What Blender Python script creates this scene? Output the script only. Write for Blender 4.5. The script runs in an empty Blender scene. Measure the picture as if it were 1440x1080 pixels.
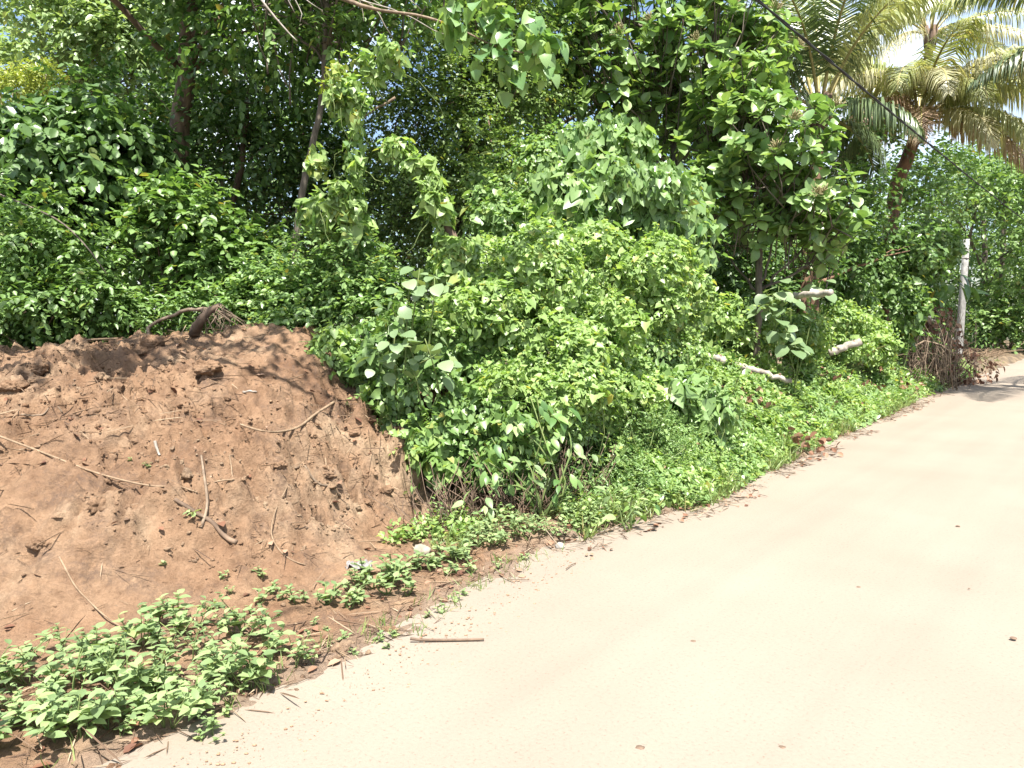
import bpy, math, random
import numpy as np
from mathutils import Vector, Matrix

S = bpy.context.scene
COL = S.collection
R = math.radians

# ------------------------------------------------------------------ camera, light, exposure
CAM_H, PITCH, FPX = 1.8, math.atan(100 / 1040), 1040.0
cam_d = bpy.data.cameras.new("camera")
cam = bpy.data.objects.new("camera", cam_d)
COL.objects.link(cam)
cam.location = (0, 0, CAM_H)
cam.rotation_euler = (R(90) - PITCH, 0, 0)
cam_d.sensor_width = 36.0
cam_d.lens = 36.0 * FPX / 1440.0
cam_d.clip_start, cam_d.clip_end = 0.05, 1500
S.camera = cam

SUN = Vector((0.04, -0.42, 0.90)).normalized()
world = bpy.data.worlds.new("World")
S.world = world
world.use_nodes = True
wn, wl = world.node_tree.nodes, world.node_tree.links
bg = wn["Background"]
sky = wn.new("ShaderNodeTexSky")
sky.sky_type = 'NISHITA'
sky.sun_disc = False
sky.sun_elevation = math.asin(SUN.z)
sky.sun_rotation = math.atan2(SUN.x, SUN.y)
sky.dust_density = 1.5
tc = wn.new("ShaderNodeTexCoord")
cn = wn.new("ShaderNodeTexNoise"); cn.inputs["Scale"].default_value = 2.3; cn.inputs["Detail"].default_value = 6
cr = wn.new("ShaderNodeValToRGB")
cr.color_ramp.elements[0].position = 0.50; cr.color_ramp.elements[1].position = 0.66
mx = wn.new("ShaderNodeMixRGB"); mx.inputs["Color2"].default_value = (9.5, 9.8, 10.2, 1)
wl.new(tc.outputs["Generated"], cn.inputs["Vector"]); wl.new(cn.outputs["Fac"], cr.inputs["Fac"])
wl.new(cr.outputs["Color"], mx.inputs["Fac"]); wl.new(sky.outputs["Color"], mx.inputs["Color1"])
wl.new(mx.outputs["Color"], bg.inputs["Color"])
bg.inputs["Strength"].default_value = 0.085

sd = bpy.data.lights.new("sun", 'SUN')
sd.energy = 4.8; sd.angle = R(0.55); sd.color = (1.0, 0.955, 0.88)
sun = bpy.data.objects.new("sun", sd); COL.objects.link(sun)
sun.rotation_euler = (-SUN).to_track_quat('-Z', 'Y').to_euler()
sun.location = (0, 0, 40)
S.view_settings.view_transform = 'Standard'
S.view_settings.look = 'None'
S.view_settings.exposure = 1.62
S.view_settings.gamma = 1.0
S.view_settings.use_curve_mapping = False
S.cycles.max_bounces = 6
S.cycles.transparent_max_bounces = 4

# ------------------------------------------------------------------ helpers: points of the picture to places
CP, SP = math.cos(PITCH), math.sin(PITCH)


def ray(px, py):
    x, y = (px - 720) / FPX, -(py - 540) / FPX
    return np.array([x, CP + y * SP, -SP + y * CP])


def P(px, py, d):
    """the point seen at a pixel, at ground distance d in front of the camera"""
    r = ray(px, py)
    return np.array([0, 0, CAM_H]) + r * (d / r[1])


def G(px, py, z=0.0):
    r = ray(px, py)
    return np.array([0, 0, CAM_H]) + r * ((z - CAM_H) / r[2])


def topx(p):
    p = np.atleast_2d(p)
    q = p - np.array([0, 0, CAM_H])
    f = q[:, 1] * CP - q[:, 2] * SP
    u = q[:, 1] * SP + q[:, 2] * CP
    f = np.maximum(f, 0.01)
    return 720 + FPX * q[:, 0] / f, 540 - FPX * u / f, f


def unit(v):
    return v / np.maximum(np.linalg.norm(v, axis=-1, keepdims=True), 1e-9)


def sstep(a, b, x):
    t = np.clip((x - a) / (b - a), 0, 1)
    return t * t * (3 - 2 * t)


def _hash(ix, iy, iz, seed):
    h = (ix.astype(np.int64) * 374761393 + iy.astype(np.int64) * 668265263 + iz.astype(np.int64) * 2147483647 + seed * 974711) & 0xFFFFFFFF
    h = ((h ^ (h >> 13)) * 1274126177) & 0xFFFFFFFF
    h = ((h ^ (h >> 15)) * 2246822519) & 0xFFFFFFFF
    return ((h ^ (h >> 16)) & 0xFFFFFF) / float(0xFFFFFF)


def vnoise(p, seed=0):
    """value noise 0..1 of points (n,3)"""
    i = np.floor(p); f = p - i; f = f * f * (3 - 2 * f)
    o = np.zeros(len(p))
    for dx in (0, 1):
        for dy in (0, 1):
            for dz in (0, 1):
                w = (f[:, 0] if dx else 1 - f[:, 0]) * (f[:, 1] if dy else 1 - f[:, 1]) * (f[:, 2] if dz else 1 - f[:, 2])
                o += w * _hash(i[:, 0] + dx, i[:, 1] + dy, i[:, 2] + dz, seed)
    return o


def fbm(p, oct=4, seed=0):
    a, s, o = 1.0, 0.0, np.zeros(len(p))
    for k in range(oct):
        o += a * vnoise(p * (2.03 ** k), seed + k); s += a; a *= 0.5
    return o / s


def worley(x, y, seed=0):
    """distance to the nearest feature point, and that cell's random number"""
    ix, iy = np.floor(x), np.floor(y)
    best = np.full(len(x), 9.0); cid = np.zeros(len(x))
    z0 = np.zeros(len(x))
    for dx in (-1, 0, 1):
        for dy in (-1, 0, 1):
            cx, cy = ix + dx, iy + dy
            fx = cx + _hash(cx, cy, z0, seed); fy = cy + _hash(cx, cy, z0 + 7, seed)
            d = np.hypot(x - fx, y - fy)
            m = d < best
            best = np.where(m, d, best); cid = np.where(m, _hash(cx, cy, z0 + 3, seed), cid)
    return best, cid


# ------------------------------------------------------------------ helpers: objects
def tag(o, label=None, cat=None, group=None, kind=None):
    if label: o["label"] = label
    if cat: o["category"] = cat
    if group: o["group"] = group
    if kind: o["kind"] = kind
    return o


def thing(name, label, cat, loc, group=None):
    o = bpy.data.objects.new(name, None)
    COL.objects.link(o)
    o.location = tuple(float(v) for v in loc)
    o.empty_display_size = 0.1
    return tag(o, label, cat, group)


def make_mesh(name, V, F, mat, attrs=None, smooth=False, uv=None):
    """V (n,3); F one (m,k) index array or a list of them"""
    Fs = F if isinstance(F, list) else [F]
    me = bpy.data.meshes.new(name)
    V = np.ascontiguousarray(V, dtype=np.float32)
    me.vertices.add(len(V)); me.vertices.foreach_set("co", V.ravel())
    loops = np.concatenate([f.ravel() for f in Fs]).astype(np.int32)
    tot = np.concatenate([np.full(len(f), f.shape[1]) for f in Fs]).astype(np.int32)
    start = np.concatenate([[0], np.cumsum(tot)[:-1]]).astype(np.int32)
    me.loops.add(len(loops)); me.loops.foreach_set("vertex_index", loops)
    me.polygons.add(len(tot)); me.polygons.foreach_set("loop_start", start)
    try:
        me.polygons.foreach_set("loop_total", tot)
    except Exception:
        pass
    if smooth:
        me.polygons.foreach_set("use_smooth", np.ones(len(tot), dtype=bool))
    for k, a in (attrs or {}).items():
        at = me.attributes.new(k, 'FLOAT', 'POINT')
        at.data.foreach_set("value", np.ascontiguousarray(a, dtype=np.float32))
    if uv is not None:
        l = me.uv_layers.new(name="UVMap")
        l.data.foreach_set("uv", np.ascontiguousarray(uv[loops], dtype=np.float32).ravel())
    me.update(calc_edges=True)
    if mat: me.materials.append(mat)
    return me


def place(name, me, parent=None, loc=(0, 0, 0)):
    o = bpy.data.objects.new(name, me)
    COL.objects.link(o)
    if parent is not None: o.parent = parent
    o.location = tuple(float(v) for v in loc)
    return o


def obj(name, V, F, mat, parent=None, attrs=None, smooth=False, uv=None):
    """a mesh object from points given in world space; its origin is its parent's, or its own lowest point"""
    V = np.asarray(V, dtype=np.float64)
    if parent is not None:
        o = np.array(parent.location)
        return place(name, make_mesh(name, V - o, F, mat, attrs, smooth, uv), parent)
    c = V.mean(axis=0); c[2] = V[:, 2].min()
    return place(name, make_mesh(name, V - c, F, mat, attrs, smooth, uv), None, c)


def tube_arrays(paths, sides=6):
    Vs, Fs, n = [], [], 0
    for pts, rad in paths:
        pts = np.asarray(pts, dtype=float); m = len(pts)
        rad = np.broadcast_to(np.asarray(rad, dtype=float), (m,))
        t = unit(np.gradient(pts, axis=0))
        ref = np.array([0, 0, 1.0]) if abs(t[:, 2].mean()) < 0.8 else np.array([1.0, 0, 0])
        a = unit(np.cross(t, ref)); b = np.cross(t, a)
        ang = np.arange(sides) / sides * 2 * math.pi
        ring = pts[:, None] + rad[:, None, None] * (a[:, None] * np.cos(ang)[None, :, None] + b[:, None] * np.sin(ang)[None, :, None])
        Vs.append(ring.reshape(-1, 3))
        i = np.arange(m - 1)[:, None] * sides; j = np.arange(sides)[None]; k = (j + 1) % sides
        Fs.append((np.stack([i + j, i + k, i + sides + k, i + sides + j], -1).reshape(-1, 4)) + n)
        n += m * sides
        Vs.append(np.array([pts[0], pts[-1]]))
        c0 = np.stack([np.full(sides, n), np.arange(sides), (np.arange(sides) + 1) % sides], -1)
        base = n - m * sides
        capA = np.stack([np.full(sides, n), base + (np.arange(sides) + 1) % sides, base + np.arange(sides)], -1)
        last = n - sides
        capB = np.stack([np.full(sides, n + 1), last + np.arange(sides), last + (np.arange(sides) + 1) % sides], -1)
        Fs.append(capA); Fs.append(capB)
        n += 2
    V = np.concatenate(Vs)
    q = np.concatenate([f for f in Fs if f.shape[1] == 4]); t3 = np.concatenate([f for f in Fs if f.shape[1] == 3])
    return V, [q, t3]


def tubes(name, paths, mat, parent=None, sides=6, smooth=True):
    V, F = tube_arrays(paths, sides)
    return obj(name, V, F, mat, parent, smooth=smooth)


def curve(pts, n=12, wob=0.0, rng=None):
    """Catmull-Rom through points, with a little wobble"""
    p = np.asarray(pts, dtype=float)
    p = np.concatenate([[2 * p[0] - p[1]], p, [2 * p[-1] - p[-2]]])
    m = len(p) - 3
    u = np.linspace(0, m - 1e-6, n); i = u.astype(int); t = (u - i)[:, None]
    a, b, c, d = p[i], p[i + 1], p[i + 2], p[i + 3]
    o = 0.5 * ((2 * b) + (c - a) * t + (2 * a - 5 * b + 4 * c - d) * t ** 2 + (3 * b - a - 3 * c + d) * t ** 3)
    if wob and rng is not None:
        w = rng.normal(0, wob, o.shape); w[0] = 0
        o = o + w
    return o


# ------------------------------------------------------------------ materials
def new_mat(name):
    m = bpy.data.materials.new(name); m.use_nodes = True
    return m, m.node_tree.nodes, m.node_tree.links, m.node_tree.nodes["Principled BSDF"]


def ramp(n, stops):
    r = n.new("ShaderNodeValToRGB")
    e = r.color_ramp.elements
    while len(e) < len(stops): e.new(0.5)
    for k, (p, c) in enumerate(stops):
        e[k].position = p; e[k].color = (*c, 1)
    return r


def leaf_mat(name, dark, mid, light, old=(0.30, 0.24, 0.03), trans=0.34, rough=0.42, oldpos=0.965):
    """a leaf: colours differ from leaf to leaf, paler underside, light comes through"""
    m, n, l, b = new_mat(name)
    at = n.new("ShaderNodeAttribute"); at.attribute_name = "rnd"
    oi = n.new("ShaderNodeObjectInfo")
    ad = n.new("ShaderNodeMath"); ad.operation = 'ADD'
    l.new(at.outputs["Fac"], ad.inputs[0]); l.new(oi.outputs["Random"], ad.inputs[1])
    fr = n.new("ShaderNodeMath"); fr.operation = 'FRACT'; l.new(ad.outputs[0], fr.inputs[0])
    rp = ramp(n, [(0.0, dark), (0.45, mid), (0.93, light), (oldpos, light), (1.0, old)])
    l.new(fr.outputs[0], rp.inputs["Fac"])
    tcn = n.new("ShaderNodeTexCoord")
    ns = n.new("ShaderNodeTexNoise"); ns.inputs["Scale"].default_value = 26; ns.inputs["Detail"].default_value = 3
    l.new(tcn.outputs["Object"], ns.inputs["Vector"])
    hsv = n.new("ShaderNodeHueSaturation"); hsv.inputs["Saturation"].default_value = 0.86
    mr = n.new("ShaderNodeMapRange"); mr.inputs["To Min"].default_value = 0.75; mr.inputs["To Max"].default_value = 1.25
    l.new(ns.outputs["Fac"], mr.inputs["Value"]); l.new(mr.outputs[0], hsv.inputs["Value"])
    l.new(rp.outputs["Color"], hsv.inputs["Color"])
    geo = n.new("ShaderNodeNewGeometry")
    under = n.new("ShaderNodeMixRGB"); under.inputs["Color2"].default_value = tuple(0.55 * c + 0.45 * g for c, g in zip(light, (0.13, 0.17, 0.09))) + (1,)
    half = n.new("ShaderNodeMath"); half.operation = 'MULTIPLY'; half.inputs[1].default_value = 0.6
    l.new(geo.outputs["Backfacing"], half.inputs[0]); l.new(half.outputs[0], under.inputs["Fac"])
    l.new(hsv.outputs["Color"], under.inputs["Color1"])
    l.new(under.outputs["Color"], b.inputs["Base Color"])
    b.inputs["Roughness"].default_value = rough
    b.inputs["Specular IOR Level"].default_value = 0.5
    tr = n.new("ShaderNodeBsdfTranslucent")
    bc = n.new("ShaderNodeMixRGB"); bc.blend_type = 'MULTIPLY'; bc.inputs["Fac"].default_value = 1
    bc.inputs["Color2"].default_value = (1.35, 1.35, 0.6, 1)
    l.new(hsv.outputs["Color"], bc.inputs["Color1"]); l.new(bc.outputs["Color"], tr.inputs["Color"])
    mix = n.new("ShaderNodeMixShader"); mix.inputs["Fac"].default_value = trans
    l.new(b.outputs[0], mix.inputs[1]); l.new(tr.outputs[0], mix.inputs[2])
    l.new(mix.outputs[0], n["Material Output"].inputs["Surface"])
    return m


def bark_mat(name, c1, c2, scale=9, stretch=0.25, bump=0.6, rough=0.9):
    m, n, l, b = new_mat(name)
    t = n.new("ShaderNodeTexCoord"); mp = n.new("ShaderNodeMapping")
    mp.inputs["Scale"].default_value = (1, 1, stretch)
    l.new(t.outputs["Object"], mp.inputs["Vector"])
    ns = n.new("ShaderNodeTexNoise"); ns.inputs["Scale"].default_value = scale; ns.inputs["Detail"].default_value = 8; ns.inputs["Roughness"].default_value = 0.65
    l.new(mp.outputs[0], ns.inputs["Vector"])
    rp = ramp(n, [(0.33, c1), (0.68, c2)])
    l.new(ns.outputs["Fac"], rp.inputs["Fac"]); l.new(rp.outputs["Color"], b.inputs["Base Color"])
    bp = n.new("ShaderNodeBump"); bp.inputs["Strength"].default_value = bump; bp.inputs["Distance"].default_value = 0.02
    l.new(ns.outputs["Fac"], bp.inputs["Height"]); l.new(bp.outputs[0], b.inputs["Normal"])
    b.inputs["Roughness"].default_value = rough
    return m


def dirt_mat(name):
    m, n, l, b = new_mat(name)
    t = n.new("ShaderNodeTexCoord")
    def noise(s, d=6, r=0.6):
        x = n.new("ShaderNodeTexNoise"); x.inputs["Scale"].default_value = s; x.inputs["Detail"].default_value = d; x.inputs["Roughness"].default_value = r
        l.new(t.outputs["Object"], x.inputs["Vector"]); return x
    n1, n2, n3 = noise(1.1), noise(9, 9, 0.74), noise(55, 5, 0.7)
    r1 = ramp(n, [(0.34, (0.190, 0.111, 0.066)), (0.52, (0.270, 0.176, 0.111)), (0.66, (0.335, 0.248, 0.168))])
    l.new(n1.outputs["Fac"], r1.inputs["Fac"])
    r2 = ramp(n, [(0.30, (0.42, 0.36, 0.32)), (0.5, (0.95, 0.93, 0.9)), (0.75, (1.25, 1.22, 1.18))])
    l.new(n2.outputs["Fac"], r2.inputs["Fac"])
    mu = n.new("ShaderNodeMixRGB"); mu.blend_type = 'MULTIPLY'; mu.inputs["Fac"].default_value = 0.75
    l.new(r1.outputs["Color"], mu.inputs["Color1"]); l.new(r2.outputs["Color"], mu.inputs["Color2"])
    r3 = ramp(n, [(0.3, (0.7, 0.66, 0.62)), (0.6, (1.1, 1.1, 1.1))])
    l.new(n3.outputs["Fac"], r3.inputs["Fac"])
    mu2 = n.new("ShaderNodeMixRGB"); mu2.blend_type = 'MULTIPLY'; mu2.inputs["Fac"].default_value = 0.5
    l.new(mu.outputs["Color"], mu2.inputs["Color1"]); l.new(r3.outputs["Color"], mu2.inputs["Color2"])
    # grey-brown stained patches of rooty topsoil, fine and streaky
    n4 = noise(2.1, 9, 0.78); r4 = ramp(n, [(0.47, (0, 0, 0)), (0.62, (1, 1, 1))]); l.new(n4.outputs["Fac"], r4.inputs["Fac"])
    n5 = noise(38, 5, 0.7); r5 = ramp(n, [(0.38, (0, 0, 0)), (0.55, (1, 1, 1))]); l.new(n5.outputs["Fac"], r5.inputs["Fac"])
    f45 = n.new("ShaderNodeMath"); f45.operation = 'MULTIPLY'; l.new(r4.outputs["Color"], f45.inputs[0]); l.new(r5.outputs["Color"], f45.inputs[1])
    f46 = n.new("ShaderNodeMath"); f46.operation = 'MULTIPLY'; l.new(f45.outputs[0], f46.inputs[0]); f46.inputs[1].default_value = .8
    mu3 = n.new("ShaderNodeMixRGB"); mu3.inputs["Color2"].default_value = (0.120, 0.080, 0.058, 1)
    l.new(mu2.outputs["Color"], mu3.inputs["Color1"]); l.new(f46.outputs[0], mu3.inputs["Fac"])
    at = n.new("ShaderNodeAttribute"); at.attribute_name = "dust"
    dm = n.new("ShaderNodeMath"); dm.operation = 'MULTIPLY_ADD'; l.new(at.outputs["Fac"], dm.inputs[0]); dm.inputs[1].default_value = 1.5
    n6 = noise(5, 6, .7); ng = n.new("ShaderNodeMath"); ng.operation = 'MULTIPLY'; ng.inputs[1].default_value = -1.1; l.new(n6.outputs["Fac"], ng.inputs[0]); l.new(ng.outputs[0], dm.inputs[2])
    dm.use_clamp = True
    mu4 = n.new("ShaderNodeMixRGB"); mu4.inputs["Color2"].default_value = (0.225, 0.168, 0.125, 1)
    l.new(mu3.outputs["Color"], mu4.inputs["Color1"]); l.new(dm.outputs[0], mu4.inputs["Fac"])
    l.new(mu4.outputs["Color"], b.inputs["Base Color"])
    bp = n.new("ShaderNodeBump"); bp.inputs["Strength"].default_value = 1.0; bp.inputs["Distance"].default_value = 0.05
    l.new(n2.outputs["Fac"], bp.inputs["Height"])
    bp2 = n.new("ShaderNodeBump"); bp2.inputs["Strength"].default_value = 0.9; bp2.inputs["Distance"].default_value = 0.008
    l.new(n3.outputs["Fac"], bp2.inputs["Height"]); l.new(bp.outputs[0], bp2.inputs["Normal"])
    l.new(bp2.outputs[0], b.inputs["Normal"])
    b.inputs["Roughness"].default_value = 0.95; b.inputs["Specular IOR Level"].default_value = 0.2
    return m


def road_mat(name):
    m, n, l, b = new_mat(name)
    uv = n.new("ShaderNodeUVMap")
    mp = n.new("ShaderNodeMapping"); mp.inputs["Scale"].default_value = (1.0, 0.035, 1)
    l.new(uv.outputs[0], mp.inputs["Vector"])
    st = n.new("ShaderNodeTexNoise"); st.inputs["Scale"].default_value = 3.2; st.inputs["Detail"].default_value = 5
    l.new(mp.outputs[0], st.inputs["Vector"])
    r1 = ramp(n, [(0.34, (0.222, 0.187, 0.152)), (0.50, (0.233, 0.196, 0.159)), (0.68, (0.239, 0.202, 0.163))])
    l.new(st.outputs["Fac"], r1.inputs["Fac"])
    big = n.new("ShaderNodeTexNoise"); big.inputs["Scale"].default_value = 0.8; big.inputs["Detail"].default_value = 5
    l.new(uv.outputs[0], big.inputs["Vector"])
    rb = ramp(n, [(0.33, (0.935, 0.92, 0.905)), (0.66, (1.03, 1.025, 1.015))])
    l.new(big.outputs["Fac"], rb.inputs["Fac"])
    mu = n.new("ShaderNodeMixRGB"); mu.blend_type = 'MULTIPLY'; mu.inputs["Fac"].default_value = 1
    l.new(r1.outputs["Color"], mu.inputs["Color1"]); l.new(rb.outputs["Color"], mu.inputs["Color2"])
    gr = n.new("ShaderNodeTexNoise"); gr.inputs["Scale"].default_value = 55; gr.inputs["Detail"].default_value = 5; gr.inputs["Roughness"].default_value = 0.75
    l.new(uv.outputs[0], gr.inputs["Vector"])
    rg = ramp(n, [(0.32, (0.58, 0.53, 0.49)), (0.42, (0.95, 0.945, 0.94)), (0.7, (1.04, 1.04, 1.035))])
    l.new(gr.outputs["Fac"], rg.inputs["Fac"])
    mu2 = n.new("ShaderNodeMixRGB"); mu2.blend_type = 'MULTIPLY'; mu2.inputs["Fac"].default_value = 0.8
    l.new(mu.outputs["Color"], mu2.inputs["Color1"]); l.new(rg.outputs["Color"], mu2.inputs["Color2"])
    l.new(mu2.outputs["Color"], b.inputs["Base Color"])
    bp = n.new("ShaderNodeBump"); bp.inputs["Strength"].default_value = 0.6; bp.inputs["Distance"].default_value = 0.008
    l.new(gr.outputs["Fac"], bp.inputs["Height"]); l.new(bp.outputs[0], b.inputs["Normal"])
    b.inputs["Roughness"].default_value = 0.85; b.inputs["Specular IOR Level"].default_value = 0.25
    return m


def plain_mat(name, c1, c2, scale=20, rough=0.8):
    m, n, l, b = new_mat(name)
    t = n.new("ShaderNodeTexCoord"); ns = n.new("ShaderNodeTexNoise"); ns.inputs["Scale"].default_value = scale; ns.inputs["Detail"].default_value = 6
    l.new(t.outputs["Object"], ns.inputs["Vector"])
    rp = ramp(n, [(0.35, c1), (0.65, c2)]); l.new(ns.outputs["Fac"], rp.inputs["Fac"])
    l.new(rp.outputs["Color"], b.inputs["Base Color"])
    bp = n.new("ShaderNodeBump"); bp.inputs["Strength"].default_value = 0.4; bp.inputs["Distance"].default_value = 0.01
    l.new(ns.outputs["Fac"], bp.inputs["Height"]); l.new(bp.outputs[0], b.inputs["Normal"])
    b.inputs["Roughness"].default_value = rough
    return m


def var_mat(name, stops, rough=0.8, trans=0.0):
    """colour that differs from piece to piece by the rnd attribute"""
    m, n, l, b = new_mat(name)
    at = n.new("ShaderNodeAttribute"); at.attribute_name = "rnd"
    rp = ramp(n, stops); l.new(at.outputs["Fac"], rp.inputs["Fac"]); l.new(rp.outputs["Color"], b.inputs["Base Color"])
    b.inputs["Roughness"].default_value = rough; b.inputs["Specular IOR Level"].default_value = 0.3
    if trans:
        tr = n.new("ShaderNodeBsdfTranslucent"); l.new(rp.outputs["Color"], tr.inputs["Color"])
        mix = n.new("ShaderNodeMixShader"); mix.inputs["Fac"].default_value = trans
        l.new(b.outputs[0], mix.inputs[1]); l.new(tr.outputs[0], mix.inputs[2])
        l.new(mix.outputs[0], n["Material Output"].inputs["Surface"])
    return m


M = {}
M["creeper"] = leaf_mat("creeper_leaf", (0.093, 0.209, 0.044), (0.193, 0.344, 0.076), (0.347, 0.486, 0.128), (0.46, 0.36, 0.05), trans=.4, oldpos=.955)
M["creeper_cool"] = leaf_mat("cool_creeper_leaf", (0.078, 0.188, 0.050), (0.154, 0.300, 0.083), (0.278, 0.420, 0.132), rough=0.33, trans=.38)
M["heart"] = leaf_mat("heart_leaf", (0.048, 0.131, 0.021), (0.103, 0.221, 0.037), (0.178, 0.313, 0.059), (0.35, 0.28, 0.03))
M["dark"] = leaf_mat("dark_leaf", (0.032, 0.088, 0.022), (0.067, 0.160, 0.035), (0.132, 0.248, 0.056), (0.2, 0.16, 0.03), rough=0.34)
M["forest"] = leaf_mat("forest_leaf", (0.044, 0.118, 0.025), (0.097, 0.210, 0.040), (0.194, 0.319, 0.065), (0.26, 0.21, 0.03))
M["fine"] = leaf_mat("fine_leaf", (0.058, 0.128, 0.027), (0.116, 0.217, 0.045), (0.215, 0.315, 0.075), (0.3, 0.24, 0.03))
M["pale"] = leaf_mat("pale_leaf", (0.151, 0.252, 0.092), (0.235, 0.353, 0.143), (0.336, 0.454, 0.202), (0.26, 0.24, 0.07), rough=0.38)
M["round"] = leaf_mat("round_pale_leaf", (0.117, 0.196, 0.073), (0.156, 0.244, 0.098), (0.205, 0.293, 0.127), (0.23, 0.30, 0.10), rough=0.4, trans=0.3)
M["teak"] = leaf_mat("teak_leaf", (0.085, 0.188, 0.046), (0.146, 0.270, 0.066), (0.247, 0.376, 0.091), (0.24, 0.30, 0.05), rough=0.36)
M["yellow"] = leaf_mat("yellow_leaf", (0.17, 0.25, 0.02), (0.26, 0.33, 0.03), (0.34, 0.38, 0.05))
M["weed"] = leaf_mat("weed_leaf", (0.136, 0.213, 0.075), (0.201, 0.300, 0.104), (0.285, 0.391, 0.139), (0.24, 0.30, 0.08), rough=0.45)
M["grass"] = leaf_mat("grass_blade", (0.08, 0.15, 0.025), (0.14, 0.22, 0.04), (0.23, 0.29, 0.06), (0.38, 0.31, 0.12), oldpos=0.94)
M["green_stem"] = plain_mat("green_stem", (0.07, 0.12, 0.03), (0.14, 0.17, 0.05))
M["bark"] = bark_mat("brown_bark", (0.055, 0.036, 0.024), (0.20, 0.135, 0.09))
M["red_bark"] = bark_mat("red_brown_bark", (0.08, 0.042, 0.026), (0.24, 0.14, 0.085), stretch=0.5)
M["grey_bark"] = bark_mat("grey_bark", (0.055, 0.042, 0.032), (0.17, 0.14, 0.11), scale=14)
M["twig"] = bark_mat("dry_twig", (0.10, 0.068, 0.045), (0.26, 0.195, 0.135), scale=20)
M["pale_wood"] = bark_mat("bleached_wood", (0.17, 0.14, 0.11), (0.40, 0.365, 0.32), scale=12, stretch=0.6)
M["stick"] = bark_mat("tan_stick", (0.13, 0.085, 0.05), (0.27, 0.19, 0.12), scale=25)
M["dead"] = var_mat("dead_leaf", [(0, (0.09, 0.04, 0.025)), (0.5, (0.20, 0.10, 0.06)), (1, (0.33, 0.22, 0.15))], 0.75, 0.15)
M["straw"] = var_mat("dry_stalk", [(0, (0.06, 0.036, 0.024)), (0.5, (0.13, 0.085, 0.055)), (0.8, (0.24, 0.175, 0.115)), (1, (0.36, 0.29, 0.20))], 0.85)
M["dirt"] = dirt_mat("dry_soil")
M["road"] = road_mat("dusty_road")
M["soil"] = plain_mat("leafy_soil", (0.07, 0.05, 0.03), (0.17, 0.12, 0.07), 3)
M["clod"] = plain_mat("clod_soil", (0.21, 0.118, 0.068), (0.33, 0.21, 0.13), 18, 0.95)
M["white_stone"] = plain_mat("white_stone", (0.20, 0.17, 0.13), (0.32, 0.29, 0.23), 14)
M["grey_stone"] = plain_mat("grey_stone", (0.16, 0.15, 0.14), (0.36, 0.34, 0.31), 14)
M["litter"] = plain_mat("pale_wrapper", (0.11, 0.10, 0.10), (0.25, 0.235, 0.225), 30, 0.5)
M["pole"] = plain_mat("pale_concrete", (0.17, 0.165, 0.155), (0.25, 0.245, 0.23), 9)
M["cable"] = plain_mat("black_cable", (0.006, 0.006, 0.006), (0.014, 0.014, 0.014), 30, 0.8)
M["frond"] = leaf_mat("palm_leaflet", (0.159, 0.200, 0.063), (0.268, 0.312, 0.108), (0.414, 0.425, 0.178), (0.42, 0.31, 0.09), rough=0.3, trans=0.3, oldpos=0.95)
M["frond_yellow"] = leaf_mat("yellow_palm_leaflet", (0.248, 0.252, 0.115), (0.390, 0.372, 0.191), (0.532, 0.492, 0.319), (0.36, 0.24, 0.13), rough=0.35, trans=0.3)
M["frond_dry"] = leaf_mat("dry_palm_leaflet", (0.228, 0.126, 0.072), (0.384, 0.240, 0.156), (0.540, 0.384, 0.264), (0.3, 0.15, 0.07), rough=0.5, trans=0.25)
M["frond_dark"] = leaf_mat("dark_palm_leaflet", (0.046, 0.078, 0.033), (0.078, 0.130, 0.052), (0.143, 0.195, 0.078), (0.2, 0.17, 0.07), rough=0.3, trans=0.25)
M["rachis"] = plain_mat("palm_rib", (0.20, 0.18, 0.06), (0.36, 0.30, 0.12), 10, 0.5)
M["panicle"] = plain_mat("tan_flower", (0.19, 0.165, 0.075), (0.30, 0.26, 0.13), 40)
M["moss"] = plain_mat("forest_floor", (0.03, 0.035, 0.014), (0.09, 0.07, 0.04), 2)


# ------------------------------------------------------------------ leaves
def tmpl(outline, fold=0.12, droop=0.12):
    """outline: (half width, how far along) on the way from the stalk to the tip; two halves folded along the midrib"""
    n = len(outline)
    z = lambda w, y: fold * w / 0.4 - droop * y * y
    V = [(0, 0, 0)] + [(-w, y, z(w, y)) for w, y in outline] + [(0, 1, -droop)] + [(w, y, z(w, y)) for w, y in reversed(outline)]
    F = [list(range(0, n + 2)), [0] + list(range(n + 1, 2 * n + 2))]
    return np.array(V, dtype=float), np.array(F)


T = {
    "oval": tmpl([(0.30, 0.28), (0.27, 0.66)]),
    "lance": tmpl([(0.17, 0.25), (0.15, 0.62)], 0.06, 0.2),
    "heart": tmpl([(0.44, -0.10), (0.42, 0.40)], 0.10, 0.18),
    "broad": tmpl([(0.20, 0.10), (0.38, 0.40), (0.32, 0.72)], 0.10, 0.25),
    "round": tmpl([(0.36, 0.05), (0.50, 0.38), (0.36, 0.78)], 0.06, 0.12),
    "far": tmpl([(0.33, 0.45)], 0.12, 0.15),
}


class Leaves:
    def __init__(s): s.p, s.d, s.n, s.s = [], [], [], []

    def add(s, p, d, n, size):
        s.p.append(p); s.d.append(d); s.n.append(n); s.s.append(np.broadcast_to(size, (len(p),)))
        return s

    def arrays(s):
        return np.concatenate(s.p), np.concatenate(s.d), np.concatenate(s.n), np.concatenate(s.s)


def basis(d, n):
    Y = unit(d)
    N = n - (n * Y).sum(-1, keepdims=True) * Y
    N = unit(N + 1e-6)
    X = np.cross(Y, N)
    return X, Y, N


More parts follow.
